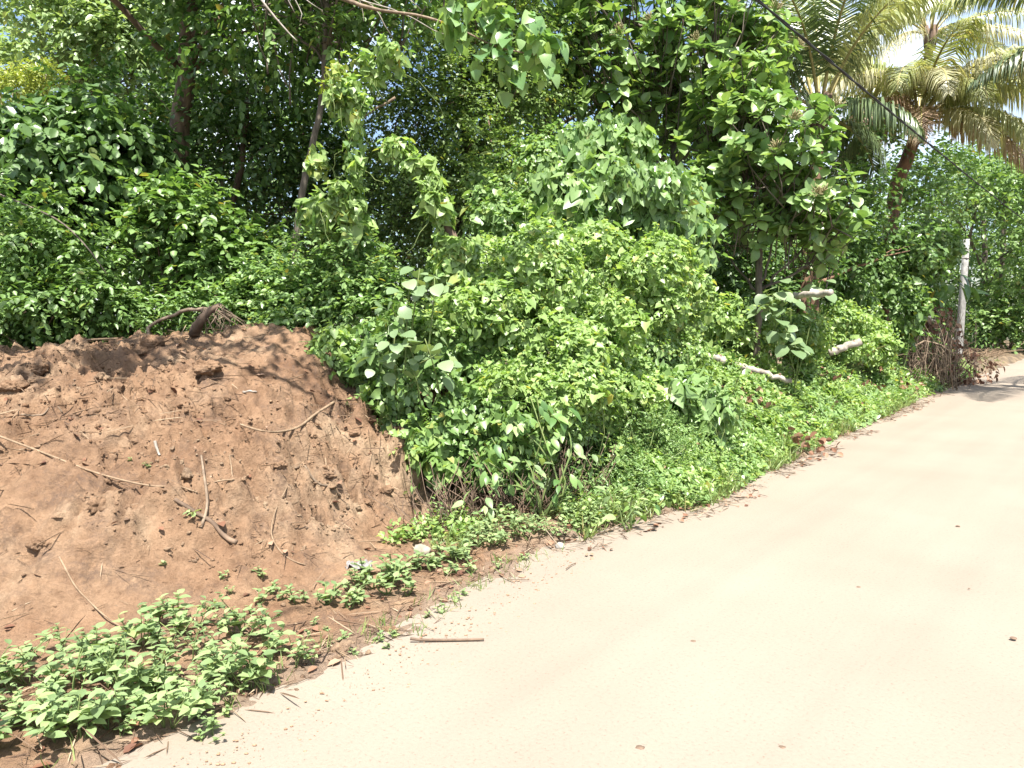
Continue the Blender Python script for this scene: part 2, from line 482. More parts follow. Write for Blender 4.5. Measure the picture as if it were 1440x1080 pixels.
def leaf_mesh(name, arr, t, mat, parent, rng, margin=260, kind=None):
    p, d, n, s = arr
    if margin is not None and len(p):
        x, y, f = topx(p)
        k = (x > -margin) & (x < 1440 + margin) & (y > -margin) & (f > 0.3)
        p, d, n, s = p[k], d[k], n[k], s[k]
    if not len(p): return None
    X, Y, N = basis(d, n)
    V0, F0 = T[t]
    V = p[:, None] + s[:, None, None] * (V0[None, :, 0, None] * X[:, None] + V0[None, :, 1, None] * Y[:, None] + V0[None, :, 2, None] * N[:, None])
    nv = len(V0)
    F = (F0[None] + (np.arange(len(p)) * nv)[:, None, None]).reshape(-1, F0.shape[1])
    rnd = np.repeat(rng.random(len(p)), nv)
    o = obj(name, V.reshape(-1, 3), F, M[mat], parent, {"rnd": rnd})
    if kind: o["kind"] = kind
    COUNT[0] += len(p) * 2 * (F0.shape[1] - 2)
    return o


COUNT = [0]


def sprigs(rng, c, a, L, k, size, droop=0.35, flat=0.9, jit=0.35, up=(0, 0, 1)):
    """twigs starting at c along a, each with k alternate leaves"""
    n = len(c)
    a = unit(a); L = np.broadcast_to(L, (n,))
    up = np.array(up, dtype=float)
    side = unit(np.cross(a, up) + rng.normal(0, 0.15, (n, 3)))
    ps, ds, ns, ss = [], [], [], []
    for j in range(k):
        t = (j + 0.6) / k
        p = c + a * (L * t)[:, None] + np.array([0, 0, -1]) * (droop * L * t * t)[:, None]
        sg = 1 if j % 2 else -1
        last = (j == k - 1)
        d = a * (0.9 if last else 0.55) + side * (sg * (0.2 if last else flat)) + np.array([0, 0, -1]) * (droop * (0.6 + t)) + rng.normal(0, jit, (n, 3))
        nn = up + rng.normal(0, jit, (n, 3)) + a * 0.25
        ps.append(p); ds.append(d); ns.append(nn)
        ss.append(size * rng.uniform(0.65, 1.2, n) * (0.8 if last else 1))
    return np.concatenate(ps), np.concatenate(ds), np.concatenate(ns), np.concatenate(ss)


def B(px, py, d, rx, ry, rd):
    """an ellipsoid seen at a pixel: radii in pixels across and up, depth radius in metres"""
    return (P(px, py, d), np.array([rx / FPX * d, rd, ry / FPX * d]))


def shell(rng, blobs, n, lumps=0.25, freq=1.6, seed=1, thick=0.18, inner=0.75, face=-0.45):
    """points spread over the joint surface of some ellipsoids, with lumps and hollows; returns points and outward directions"""
    area = np.array([(r[0] * r[1] + r[0] * r[2] + r[1] * r[2]) for _, r in blobs]); area = area / area.sum()
    P_, N_ = [], []
    for bi, (c, r) in enumerate(blobs):
        m = int(n * area[bi] * 1.7)
        u = unit(rng.normal(0, 1, (m, 3)))
        q = c + u * r
        lump = (fbm(q * freq, 3, seed) - 0.5) * 2 * lumps
        rad = 1 + lump - np.abs(rng.normal(0, thick, m))
        q = c + u * r * rad[:, None]
        nn = unit(u / r)
        keep = np.ones(m, bool)
        for bj, (c2, r2) in enumerate(blobs):
            if bj != bi:
                keep &= (((q - c2) / r2) ** 2).sum(1) > inner ** 2
        keep &= (nn * unit(np.array([0, 0, CAM_H]) - q)).sum(1) > face
        P_.append(q[keep]); N_.append(nn[keep])
    q, nn = np.concatenate(P_), np.concatenate(N_)
    k = q[:, 2] > hz(q[:, 0], q[:, 1]) + 0.02
    return q[k], nn[k]


def drape(rng, q, nn, k, L, size, upw=0.6, droop=0.5, jit=0.4):
    """leaves on runners that lie over a surface: blades face outward and up, tips hang"""
    n = len(q)
    down = np.array([0, 0, -1.0]) + rng.normal(0, 0.7, (n, 3))
    a = unit(down - (down * nn).sum(1, keepdims=True) * nn)
    ps, ds, ns, ss = [], [], [], []
    side = np.cross(a, nn)
    for j in range(k):
        t = (j + 0.5) / k - 0.3
        sg = 1 if j % 2 else -1
        p = q + a * (L * t) + nn * rng.uniform(-0.02, 0.06, (n, 1)) * (L / 0.2)
        d = a * 0.5 + side * sg * 0.7 + np.array([0, 0, -1]) * droop + nn * 0.25 + rng.normal(0, jit, (n, 3))
        m_ = nn * 0.8 + np.array([0, 0, 1]) * upw + rng.normal(0, jit, (n, 3))
        ps.append(p); ds.append(d); ns.append(m_); ss.append(size * rng.uniform(0.45, 1.35, n) * (.8 + .4 * rng.random(n)))
    return np.concatenate(ps), np.concatenate(ds), np.concatenate(ns), np.concatenate(ss)


def puffs(rng, blobs, npuff, per, rpuff, L, k, size, droop=0.35, jit=0.35, fill=0.5, face=-2.0):
    """a crown: rounded sprays of twigs spread through ellipsoids, denser near their surface"""
    vol = np.array([np.prod(r) ** 0.7 for _, r in blobs]); vol = vol / vol.sum()
    cs, outs = [], []
    for bi, (c, r) in enumerate(blobs):
        m = max(1, int(round(npuff * vol[bi])))
        u = unit(rng.normal(0, 1, (m, 3)))
        rad = rng.uniform(0, 1, m) ** (fill * 0.66)
        cs.append(c + u * r * rad[:, None]); outs.append(u)
    c, o = np.concatenate(cs), np.concatenate(outs)
    m = len(c)
    u = unit(rng.normal(0, 1, (m, per, 3)) + o[:, None] * 0.5 + np.array([0, 0, 0.35]))
    q = c[:, None] + u * (rpuff * rng.uniform(0.25, 1.0, (m, per, 1)) * rng.uniform(0.7, 1.35, (m, 1, 1))) * np.array([1, 1, 0.7])
    a = u + np.array([0, 0, -0.15])
    q, a = q.reshape(-1, 3), a.reshape(-1, 3)
    keep = q[:, 2] > hz(q[:, 0], q[:, 1]) + 0.05
    return sprigs(rng, q[keep], a[keep], L, k, size, droop, jit=jit), c


# ------------------------------------------------------------------ the road's edge and the lie of the land
EDGE_PX = [(230, 1080), (430, 988), (600, 893), (700, 832), (790, 780), (870, 737), (985, 722), (1070, 672), (1170, 622), (1300, 562), (1380, 527), (1440, 503)]
edge = np.array([G(*p)[:2] for p in EDGE_PX])
d0 = unit(edge[2] - edge[0]); d1 = unit(np.array([0.68, 0.73]))
edge = np.concatenate([[edge[0] - d0 * 9], edge, [edge[-1] + d1 * 20, edge[-1] + d1 * 50 + np.array([5, -5]), edge[-1] + d1 * 90 + np.array([22, -22])]])
_al = np.r_[0, np.cumsum(np.linalg.norm(np.diff(edge, axis=0), axis=1))]
_t = np.concatenate([np.linspace(0, 7, 8), np.arange(7.3, 26, .3), np.linspace(27, _al[-1], 30)])
edge = np.c_[np.interp(_t, _al, edge[:, 0]), np.interp(_t, _al, edge[:, 1])]
_e = edge.copy()
for _k in range(2): edge[1:-1] = edge[:-2] * .25 + edge[1:-1] * .5 + edge[2:] * .25
ROAD_W = 2.68


def road_w(y): return ROAD_W + 1.3 * (1 - sstep(3.5, 7.0, np.asarray(y, float)))


def sdist(x, y):
    """how far to the left of the road's left edge (negative: on the road or beyond)"""
    best = np.full(x.shape, 1e9); sg = np.ones(x.shape)
    for a, b in zip(edge[:-1], edge[1:]):
        e = b - a; L2 = (e * e).sum()
        t = np.clip(((x - a[0]) * e[0] + (y - a[1]) * e[1]) / L2, 0, 1)
        dx, dy = x - (a[0] + t * e[0]), y - (a[1] + t * e[1])
        d = dx * dx + dy * dy
        s = np.where(e[0] * (y - a[1]) - e[1] * (x - a[0]) > 0, 1, -1)
        m = d < best
        best = np.where(m, d, best); sg = np.where(m, s, sg)
    return np.sqrt(best) * sg


ctrl = [(-200, 985, 3.5), (0, 945, 3.72), (200, 893, 4.1), (400, 845, 4.6), (560, 792, 5.3), (650, 748, 6.0),
        (-60, 800, 4.3), (100, 795, 4.35), (220, 785, 4.6), (400, 740, 5.1), (520, 725, 5.95), (590, 715, 6.4),
        (0, 690, 4.85), (200, 685, 5.0), (400, 662, 5.6), (545, 662, 6.25), (588, 655, 6.42),
        (0, 580, 5.7), (200, 580, 5.8), (400, 570, 6.2), (505, 572, 6.75), (570, 625, 6.75),
        (0, 521, 6.6), (150, 502, 6.9), (330, 477, 7.3), (430, 492, 7.4), (480, 530, 7.3),
        (0, 509, 7.4), (60, 508, 7.5), (150, 490, 7.8), (330, 466, 8.3), (430, 480, 8.3)]
C = [tuple(P(*c)) for c in ctrl]
C += [(-3, 10, 1.0), (-5, 10.5, 0.9), (-1.5, 10.2, 0.9), (-3, 12, .5), (0, 12, .4), (-6, 13, .5), (-9, 11, .7), (0.2, 7.6, .45), (1.0, 8.5, .35), (0.9, 10, .4),
      (-0.4, 8.6, 0.8), (2.5, 9.5, .15), (4, 12, .15), (8, 18, .15), (3, 14, .2), (-6, 5, .85), (-7, 7, 1.25), (-9, 7, 1.1), (-6.5, 3.6, .2), (-9, 4, .3),
      (0, 6.2, .05), (1, 6.6, .05), (2, 7.6, .06), (-3, 3.2, .05), (-5, 2.2, .05), (6, 13, .08), (12, 22, .1), (0, 4, 0), (3, 5, 0), (6, 9, 0), (-2, 1, 0), (14, 30, .2), (2, 24, .3), (-8, 22, .5), (20, 12, 0), (-10, 0, 0)]
C = np.array(C)


def _tps(r): return r * r * np.log(r + 1e-6)


_D = np.hypot(C[:, None, 0] - C[None, :, 0], C[:, None, 1] - C[None, :, 1])
_A = np.zeros((len(C) + 3,) * 2); _A[:len(C), :len(C)] = _tps(_D) + np.eye(len(C)) * 0.004
_A[:len(C), len(C):] = np.c_[np.ones(len(C)), C[:, :2]]; _A[len(C):, :len(C)] = _A[:len(C), len(C):].T
_W = np.linalg.solve(_A, np.r_[C[:, 2], 0, 0, 0])


def macro(x, y):
    x, y = np.asarray(x, float).ravel(), np.asarray(y, float).ravel()
    z = _W[-3] + _W[-2] * x + _W[-1] * y
    for i in range(len(C)):
        z = z + _W[i] * _tps(np.hypot(x - C[i, 0], y - C[i, 1]))
    far = sstep(14, 24, np.hypot(x, y - 6))
    z = z * (1 - far) + 0.15 * far
    s = sdist(x, y)
    return np.clip(z, 0.0, 1.75), s


def hz(x, y, detail=True):
    shp = np.shape(x)
    x, y = np.asarray(x, float).ravel(), np.asarray(y, float).ravel()
    z, s = macro(x, y)
    if detail:
        p = np.c_[x, y, np.zeros(len(x))]
        m = 0.22 + 0.78 * sstep(0.08, 0.35, z)
        right = sstep(-2.2, -0.9, x) * sstep(0.05, .25, z)
        z = z + m * ((fbm(p * 0.9, 3, 5) - .5) * 0.36 + (fbm(p * 3.1, 4, 9) - .5) * 0.20)
        for fq, st, am, sd in ((1.5, 5.0, .13, 91), (3.4, 5.0, .06, 95)):   # broken ledges of dug earth
            hh = (fbm(p * fq * np.array([.8, 1.2, 1]), 3, sd) + z * .35) * st; fr_ = hh - np.floor(hh)
            z = z + m * am * (sstep(.40, .52, fr_) - fr_) * (.55 + 1.3 * right)
        gul = np.c_[x * 3.2 + y * 1.4, y * .9, x * 0]
        z = z - m * np.maximum(0, .11 - np.abs(fbm(gul, 3, 33) - .5)) * 0.7 * (.5 + right)
        lump = sstep(.44, .60, fbm(p * 1.3, 3, 21))
        lump = np.maximum(lump, right * .9)
        wx, wy = x + (fbm(p * 9, 2, 61) - .5) * .12, y + (fbm(p * 9, 2, 62) - .5) * .12
        w, c = worley(wx * 5.5, wy * 5.5, 3)
        z = z + m * lump * np.minimum(.32, np.maximum(0, .6 - w)) * (0.24 * c)
        w, c = worley(wx * 12 + 3, wy * 12, 8)
        z = z + (0.25 + .75 * m) * np.minimum(.3, np.maximum(0, .55 - w)) * (0.15 * c * c) * (0.3 + lump)
        w, c = worley(wx * 24 + 3, wy * 24, 18)
        z = z + (0.3 + .7 * m) * np.minimum(.28, np.maximum(0, .52 - w)) * (0.075 * c * c) * (.45 + lump)
        z = z + (0.3 + .7 * m) * (fbm(p * 17, 2, 71) - .5) * .03
        z = z - m * sstep(.56, .70, fbm(p * np.array([6.5, 5, 1]) + 9, 3, 81)) * .085 * (.35 + lump)
    k = sstep(-0.10, 0.30, s + (fbm(np.c_[x * 2.5, y * 2.5, x * 0], 4, 4) - .5) * .5 + (fbm(np.c_[x * 11, y * 11, x * 0], 3, 6) - .5) * .16 if detail else s)
    z = -0.035 * (1 - k) + (z + 0.03) * k
    return z.reshape(shp)


_TT = np.linspace(2.0, 40, 1500)


def onto(px, py, lift=0.0):
    """where the sight line through a pixel meets the ground"""
    r = ray(px, py); r = r / r[1]
    q = np.array([0, 0, CAM_H]) + _TT[:, None] * r
    below = np.nonzero(q[:, 2] < np.maximum(hz(q[:, 0], q[:, 1]), 0.0))[0]
    i = below[0] if len(below) else 600
    o = q[i].copy(); o[2] += lift
    return o


def grid_patch(name, x0, x1, y0, y1, res, mat, zf):
    nx, ny = int((x1 - x0) / res), int((y1 - y0) / res)
    X, Y = np.meshgrid(np.linspace(x0, x1, nx + 1), np.linspace(y0, y1, ny + 1))
    V = np.c_[X.ravel(), Y.ravel(), zf(X.ravel(), Y.ravel())]
    i = np.arange(ny)[:, None] * (nx + 1) + np.arange(nx)[None]
    F = np.stack([i, i + 1, i + nx + 2, i + nx + 1], -1).reshape(-1, 4)
    s_ = sdist(X.ravel(), Y.ravel())
    dust = sstep(.75, .05, s_) * (1 - sstep(.1, .35, V[:, 2]))
    return tag(place(name, make_mesh(name, V, F, mat, {"dust": dust}, smooth=True)), kind="structure")


# ground to the horizon, the terrain near by, the dug earth, the road
g = obj("ground", np.array([(-400, -400, -.12), (400, -400, -.12), (400, 400, -.12), (-400, 400, -.12)]), np.array([[0, 1, 2, 3]]), M["moss"])
tag(g, kind="structure")
PX0, PX1, PY0, PY1 = -7.2, 2.6, 1.9, 9.4


def zterr(x, y):
    z = hz(x, y)
    ins = np.minimum(np.minimum(x - PX0, PX1 - x), np.minimum(y - PY0, PY1 - y))
    return z - 0.16 * sstep(0.02, 0.3, ins)


grid_patch("terrain", -14, 30, -3, 42, 0.28, M["soil"], zterr)
grid_patch("dirt_mound", PX0, PX1, PY0, PY1, 0.0205, M["dirt"], hz)

nrm = unit(np.gradient(edge, axis=0)); rt = np.c_[nrm[:, 1], -nrm[:, 0]]
_s = edge.copy()
for _k in range(120): _s[1:-1] = _s[:-2] * .25 + _s[1:-1] * .5 + _s[2:] * .25
_n = unit(np.gradient(_s, axis=0)); rts = np.c_[_n[:, 1], -_n[:, 0]]
right = _s + rts * road_w(_s[:, 1])[:, None]
lefte = edge - rt * .22
rs = np.r_[0, np.linspace(.06, 1, 24)]
along = np.r_[0, np.cumsum(np.linalg.norm(np.diff(_s, axis=0), axis=1))]
RV, RUV = [], []
for i in range(len(edge)):
    for t in rs:
        q = lefte[i] * (1 - t) + right[i] * t
        RV.append((q[0], q[1], 0.004 + 0.03 * max(0, 1 - (2 * t - 1) ** 2)))
        RUV.append((q[0] * .755 - q[1] * .656, q[0] * .656 + q[1] * .755))
nr = len(rs)
i = np.arange(len(edge) - 1)[:, None] * nr + np.arange(nr - 1)[None]
RF = np.stack([i, i + 1, i + nr + 1, i + nr], -1).reshape(-1, 4)
road = place("road", make_mesh("road", np.array(RV), RF, M["road"], smooth=True, uv=np.array(RUV)))
tag(road, kind="structure")


# ------------------------------------------------------------------ builders: trees, shrubs, creepers, palms
def stems_to(rng, base, targets, r0, r1=0.006, n=7, wob=0.03):
    return [(curve([base + rng.normal(0, .04, 3) * [1, 1, 0], (base * .5 + t * .5) + rng.normal(0, .12, 3), t], n, wob * .3, rng), np.linspace(r0, r1, n)) for t in targets]


def tree(name, label, cat, seed, trunk, r0, r1, blobs, npuff, per, rpuff, L, k, size, leaf, mat, bark="bark", group=None, nlimb=7, droop=.35, margin=260, fill=.5, extra=None):
    rng = np.random.default_rng(seed)
    tp = np.array([P(*t) for t in trunk])
    base = tp[0].copy(); base[2] = float(hz(base[:1], base[1:2])[0]) - 0.03
    tp[0] = base
    root = thing(name, label, cat, base, group)
    path = curve(tp, 26, 0.008, rng)
    rr = np.linspace(r0, r1, 26) * (1 + 0.35 * np.exp(-np.linspace(0, 12, 26)))
    tubes("trunk", [(path, rr)], M[bark], root, 12)
    arr, c = puffs(rng, blobs, npuff, per, rpuff, L, k, size, droop, fill=fill)
    idx = rng.choice(len(c), min(nlimb, len(c)), replace=False)
    for t in c[idx]:
        j = int(np.clip(np.searchsorted(path[:, 2], t[2] - np.linalg.norm(path[-1][:2] - t[:2]) * .5), 6, 25))
        s0 = path[j]
        lp = curve([s0, s0 * .5 + t * .5 + np.array([0, 0, .15]), t], 9, .03, rng)
        tubes("limb", [(lp, np.linspace(np.clip(r1 * .5, .02, .05), .01, 9))], M[bark], root, 6)
    tw = []
    for t in c[rng.choice(len(c), min(len(c), 60), replace=False)]:
        s0 = path[int(rng.integers(10, 26))] * .45 + t * .55 + rng.normal(0, .2, 3)
        tw.append((curve([s0, t + rng.normal(0, .1, 3)], 5, .02, rng), np.linspace(.013, .004, 5)))
    w = tubes("twigs", tw, M[bark], root, 4); w["kind"] = "stuff"
    leaf_mesh("crown", arr, leaf, mat, root, rng, margin)
    if extra: extra(root, rng, c)
    return root


def shrub(name, label, cat, seed, base, blobs, npuff, per, rpuff, L, k, size, leaf, mat, group=None, droop=.35, nstem=9, bark="twig", fill=.6, rstem=.02):
    rng = np.random.default_rng(seed)
    b = np.array(base, float); b[2] = float(hz(b[:1], b[1:2])[0]) - .02
    root = thing(name, label, cat, b, group)
    arr, c = puffs(rng, blobs, npuff, per, rpuff, L, k, size, droop, fill=fill)
    for t in c[rng.choice(len(c), min(nstem, len(c)), replace=False)]:
        tubes("stem", stems_to(rng, b, [t], rstem, .005), M[bark], root, 5)
    leaf_mesh("foliage", arr, leaf, mat, root, rng)
    return root


def creeper(name, label, seed, blobs, n, k, L, size, leaf, mat, cat="creeper", lumps=.25, freq=1.6, thick=.16, upw=1.0, droop=.32, group=None, inner=.8, nrun=14, jit=.5, margin=260, mixin=("oval", "creeper_cool", .8), shoots=.10, whisk=.014):
    rng = np.random.default_rng(seed)
    # break each smooth body into a huddle of smaller sprays
    small = []
    for c, r in blobs:
        small.append((c, r * .80))
        m = int(np.clip(np.prod(r) ** (1 / 3) * 22, 5, 15))
        u = unit(rng.normal(0, 1, (m, 3)) + np.array([0, -.35, .25]))
        for k_ in range(m):
            f_ = rng.uniform(.17, .42)
            small.append((c + u[k_] * r * rng.uniform(.72, 1.0), np.maximum(r * f_, .05) * np.array([1, 1, rng.uniform(.7, 1.5)])))
    q, nn = shell(rng, small, int(n * 1.55), lumps * 1.35, freq, seed, thick, inner)
    # hollows: leaves are thinned where a noise field dips, so that the dark inside shows
    f = fbm(q * freq * 2.1, 3, seed + 5)
    kp = f > .36 + .10 * rng.random(len(q)); q, nn = q[kp], nn[kp]
    b = q.mean(0).copy(); b[2] = float(hz(b[:1], b[1:2])[0])
    root = thing(name, label, cat, b, group)
    sp = fbm(q * 1.5 + 40, 2, seed + 9) + rng.normal(0, .05, len(q)) > .56
    arr = drape(rng, q[~sp], nn[~sp], k, L, size, upw, droop, jit)
    leaf_mesh("foliage", arr, leaf, mat, root, rng, margin)
    if sp.sum() > 5:
        leaf_mesh("foliage", drape(rng, q[sp], nn[sp], k, L, size * mixin[2], upw, droop, jit), mixin[0], mixin[1], root, rng, margin)
    # young shoots that stand out of the sheet
    big = rng.random(len(q)) < .05 * sstep(.40, .6, fbm(q * 1.1 + 80, 2, seed + 3)) * 2
    if big.sum() > 3:
        leaf_mesh("foliage", drape(rng, q[big] + nn[big] * .04, nn[big], 2, L * 1.4, size * 1.4, .9, .5, jit), "heart", mat, root, rng, margin)
    wh = np.nonzero((rng.random(len(q)) < whisk) & (nn[:, 2] > -.1))[0]
    if len(wh):
        aw = nn[wh] * .5 + np.array([0, 0, .9]) + rng.normal(0, .4, (len(wh), 3))
        Lw = rng.uniform(2, 4.5, len(wh)) * L
        leaf_mesh("shoots", sprigs(rng, q[wh], aw, Lw, 12, size * .85, .5, jit=.45), leaf, mat, root, rng, margin, kind="stuff")
    m = rng.random(len(q)) < shoots
    qs, ns = q[m], nn[m]
    a = ns * .6 + np.array([0, 0, .55]) + rng.normal(0, .45, qs.shape)
    leaf_mesh("shoots", sprigs(rng, qs, a, rng.uniform(.8, 2.2, len(qs)) * L * 1.3, 6, size * .8, .55, jit=.45), leaf, mat, root, rng, margin, kind="stuff")
    ru = []
    for i in rng.choice(len(q), min(nrun, len(q)), replace=False):
        e = q[i] + np.array([rng.normal(0, .25), rng.normal(0, .1), -rng.uniform(.3, .8)])
        e[2] = max(e[2], float(hz(e[:1], e[1:2])[0]))
        ru.append((curve([q[i] + nn[i] * .03, (q[i] + e) / 2 + nn[i] * .1, e], 7, .015, rng), np.linspace(.005, .003, 7)))
    w = tubes("runners", ru, M["green_stem"], root, 4); w["kind"] = "stuff"
    return root


# hi-res single leaves that are objects of their own
def leaf_proto(name, outline, mat, fold=.12, droop=.25, seg=5):
    ys = np.linspace(0, 1, seg + 1)
    oy = np.array([0] + [y for w, y in outline] + [1]); ow = np.array([0.0] + [w for w, y in outline] + [0])
    ww = np.interp(ys, oy, ow)
    V = []
    for y, w in zip(ys, ww):
        z = -droop * y * y
        V += [(-w, y, z + fold * w * 2), (0, y, z), (w, y, z + fold * w * 2)]
    F = []
    for i in range(seg):
        a = i * 3
        F += [(a, a + 1, a + 4, a + 3), (a + 1, a + 2, a + 5, a + 4)]
    return make_mesh(name, np.array(V), np.array(F), M[mat], {"rnd": np.zeros(len(V))}, smooth=True)


PROTO = {
    "round": leaf_proto("leaf", [(.30, .06), (.47, .3), (.46, .55), (.30, .82)], "round", .08, .22),
    "teak": leaf_proto("leaf", [(.10, .08), (.24, .3), (.33, .58), (.24, .82)], "teak", .12, .35),
    "teak_b": leaf_proto("leaf", [(.12, .1), (.27, .35), (.34, .6), (.22, .85)], "teak", .2, .1),
    "weed": leaf_proto("leaf", [(.14, .12), (.26, .38), (.22, .68)], "weed", .15, .25, 4),
    "weed_b": leaf_proto("leaf", [(.22, .10), (.34, .32), (.24, .65)], "weed", .1, .15, 4),
    "broad": leaf_proto("leaf", [(.13, .12), (.24, .4), (.21, .7)], "heart", .14, .35),
    "heart": leaf_proto("leaf", [(.40, .04), (.46, .22), (.36, .55), (.15, .85)], "creeper_cool", .1, .3),
    "banana": leaf_proto("leaf", [(.10, .1), (.19, .35), (.18, .7)], "dark", .12, .4),
}


def leaf_objects(arr, proto, parent, name="leaf"):
    p, d, n, s = arr
    X, Y, N = basis(d, n)
    o0 = np.array(parent.location)
    protos = proto if isinstance(proto, list) else [proto]
    for i in range(len(p)):
        o = bpy.data.objects.new(name, PROTO[protos[i % len(protos)]])
        COL.objects.link(o); o.parent = parent
        m = np.eye(4); m[:3, 0] = X[i] * s[i]; m[:3, 1] = Y[i] * s[i]; m[:3, 2] = N[i] * s[i]; m[:3, 3] = p[i] - o0
        o.matrix_basis = Matrix(m.tolist())


def copy_tree(o, parent=None):
    c = o.copy(); COL.objects.link(c)
    if parent is not None: c.parent = parent
    for ch in o.children: copy_tree(ch, c)
    return c


def rosettes(rng, c, ax, k, size, jit=.25):
    """whorls of large leaves at branch ends"""
    n = len(c); ax = unit(ax)
    s1 = unit(np.cross(ax, np.array([.3, .9, .2]))); s2 = np.cross(ax, s1)
    L = Leaves()
    off = rng.uniform(0, 6.28, n)
    for j in range(k):
        an = off + j * 2.4
        out = s1 * np.cos(an)[:, None] + s2 * np.sin(an)[:, None]
        h = j / k
        d = out * (1 - .5 * h) + ax * (.15 + .75 * h) + np.array([0, 0, -.15]) + rng.normal(0, jit, (n, 3))
        nn = ax * 1.0 - out * .4 + np.array([0, 0, .5]) + rng.normal(0, jit, (n, 3))
        L.add(c + ax * (.12 * h) + out * .015, d, nn, size * rng.uniform(.6, 1.15, n) * (1 - .35 * h))
    return L.arrays()


def teak(name, label, seed, trunk, r0, r1, blobs, nros, k, size, nparts, npan, group=None):
    rng = np.random.default_rng(seed)
    tp = np.array([P(*t) for t in trunk]); base = tp[0].copy(); base[2] = float(hz(base[:1], base[1:2])[0]) - .03; tp[0] = base
    root = thing(name, label, "tree", base, group)
    path = curve(tp, 24, .01, rng)
    tubes("trunk", [(path, np.linspace(r0, r1, 24))], M["grey_bark"], root, 10)
    vol = np.array([np.prod(r) ** .7 for _, r in blobs]); vol /= vol.sum()
    cs, ax = [], []
    for bi, (c, r) in enumerate(blobs):
        m = int(nros * vol[bi]); u = unit(rng.normal(0, 1, (m, 3))); rad = rng.uniform(0, 1, m) ** .33
        cs.append(c + u * r * rad[:, None]); ax.append(u * .55 + np.array([0, -.1, .8]) + rng.normal(0, .25, (m, 3)))
    c, a = np.concatenate(cs), np.concatenate(ax)
    kk = c[:, 2] > .5
    c, a = c[kk], a[kk]
    for t in c[rng.choice(len(c), min(9, len(c)), replace=False)]:
        s0 = path[int(np.clip(np.searchsorted(path[:, 2], t[2] - 1.2), 5, 23))]
        tubes("limb", [(curve([s0, s0 * .5 + t * .5 + np.array([0, 0, -.1]), t], 8, .03, rng), np.linspace(max(r1 * .7, .025), .012, 8))], M["grey_bark"], root, 6)
    tw = []
    for t, x in zip(c, unit(a)):
        j = path[int(rng.integers(8, 24))]
        e = t - x * rng.uniform(.4, .9) + (j - t) * .12
        tw.append((curve([e, t], 4, .01, rng), np.linspace(.011, .007, 4)))
    w = tubes("twigs", tw, M["grey_bark"], root, 4); w["kind"] = "stuff"
    p, d, n, s = rosettes(rng, c, a, k, size)
    x, y, f = topx(p)
    inn = (x > -100) & (x < 1500) & (y > -60)
    inner = np.nonzero(inn)[0]
    order = inner[np.argsort(f[inner] / s[inner])]
    part = order[:nparts]
    rest = np.setdiff1d(np.arange(len(p)), part)
    leaf_objects((p[part], d[part], n[part], s[part]), ["teak", "teak_b", "teak"], root)
    leaf_mesh("crown", (p[rest], d[rest], n[rest], s[rest]), "broad", "teak", root, rng, 300, kind="stuff")
    x, y, f = topx(c)
    vis = np.nonzero((x > 700) & (x < 1240) & (y > 5) & (y < 330))[0]
    vis = vis[np.argsort(f[vis])][:npan * 2:2]
    for i in vis:
        b = c[i] + unit(a[i]) * .12
        pt = []
        for j in range(60):
            e = b + unit(unit(a[i]) + rng.normal(0, .55, 3)) * rng.uniform(.05, .17)
            pt.append((np.array([b + (e - b) * .4, b + (e - b) * .8, e]), [.002, .006, .004]))
        tubes("flower_panicle", pt, M["panicle"], root, 5)
    return root


def frond(rng, o, az, el, length, curl, mat, parent, hang=.6, nl=105, wl=.85, label=None):
    """one palm frond: a rib that arches over, leaflets down both sides (sub-parts rib and leaflets)"""
    n = 16
    e = el - curl * np.linspace(0, 1, n) ** 1.35
    st = length / (n - 1)
    dirs = np.c_[np.cos(e) * math.cos(az), np.cos(e) * math.sin(az), np.sin(e)]
    pts = np.concatenate([[o], o + np.cumsum(dirs[:-1] * st, axis=0)])
    fr = tubes("frond", [(pts, np.linspace(.04, .008, n))], M["rachis"], parent, 5)
    if label: fr["label"] = label
    t = np.linspace(.16, .995, nl)
    i = np.minimum((t * (n - 1)).astype(int), n - 2); f = (t * (n - 1) - i)[:, None]
    p = pts[i] * (1 - f) + pts[i + 1] * f; tg = unit(dirs[i])
    sd = unit(np.cross(tg, np.array([0, 0, 1.0]))); nn = np.cross(sd, tg)
    V, F, rr = [], [], []
    for s in (-1, 1):
        L = wl * (np.sin(np.clip(t * 1.02, 0, 1) * math.pi * .86 + .28) ** .8) * rng.uniform(.8, 1.1, nl) + .08
        d = unit(sd * s * .95 + tg * (.35 + .5 * t[:, None]) + nn * .25 + rng.normal(0, .10, (nl, 3)))
        for q in range(nl):
            h = hang * rng.uniform(.7, 1.25)
            a = p[q]; b = a + d[q] * L[q] * .45 + np.array([0, 0, -h * .12 * L[q]]); d2 = unit(d[q] * (1 - .62 * min(1, h)) + np.array([0, 0, -h]))
            c = b + d2 * L[q] * .32; d3 = unit(d2 * .6 + np.array([0, 0, -h])); e2 = c + d3 * L[q] * .28
            w = tg[q] * .0165; k = len(V)
            V += [a - w * .6, a + w * .6, b - w, b + w, c - w * .8, c + w * .8, e2]
            F += [(k, k + 1, k + 3, k + 2), (k + 2, k + 3, k + 5, k + 4)]
            F += [(k + 4, k + 5, k + 6, k + 6)]
            rr += [rng.random()] * 7
    V = np.array(V); F = np.array(F)
    tri = F[F[:, 2] == F[:, 3]][:, :3]; quad = F[F[:, 2] != F[:, 3]]
    m = make_mesh("leaflets", V - np.array(parent.location), [quad, tri], M[mat], {"rnd": np.array(rr)})
    lf = place("leaflets", m, fr)
    COUNT[0] += nl * 10
    return fr


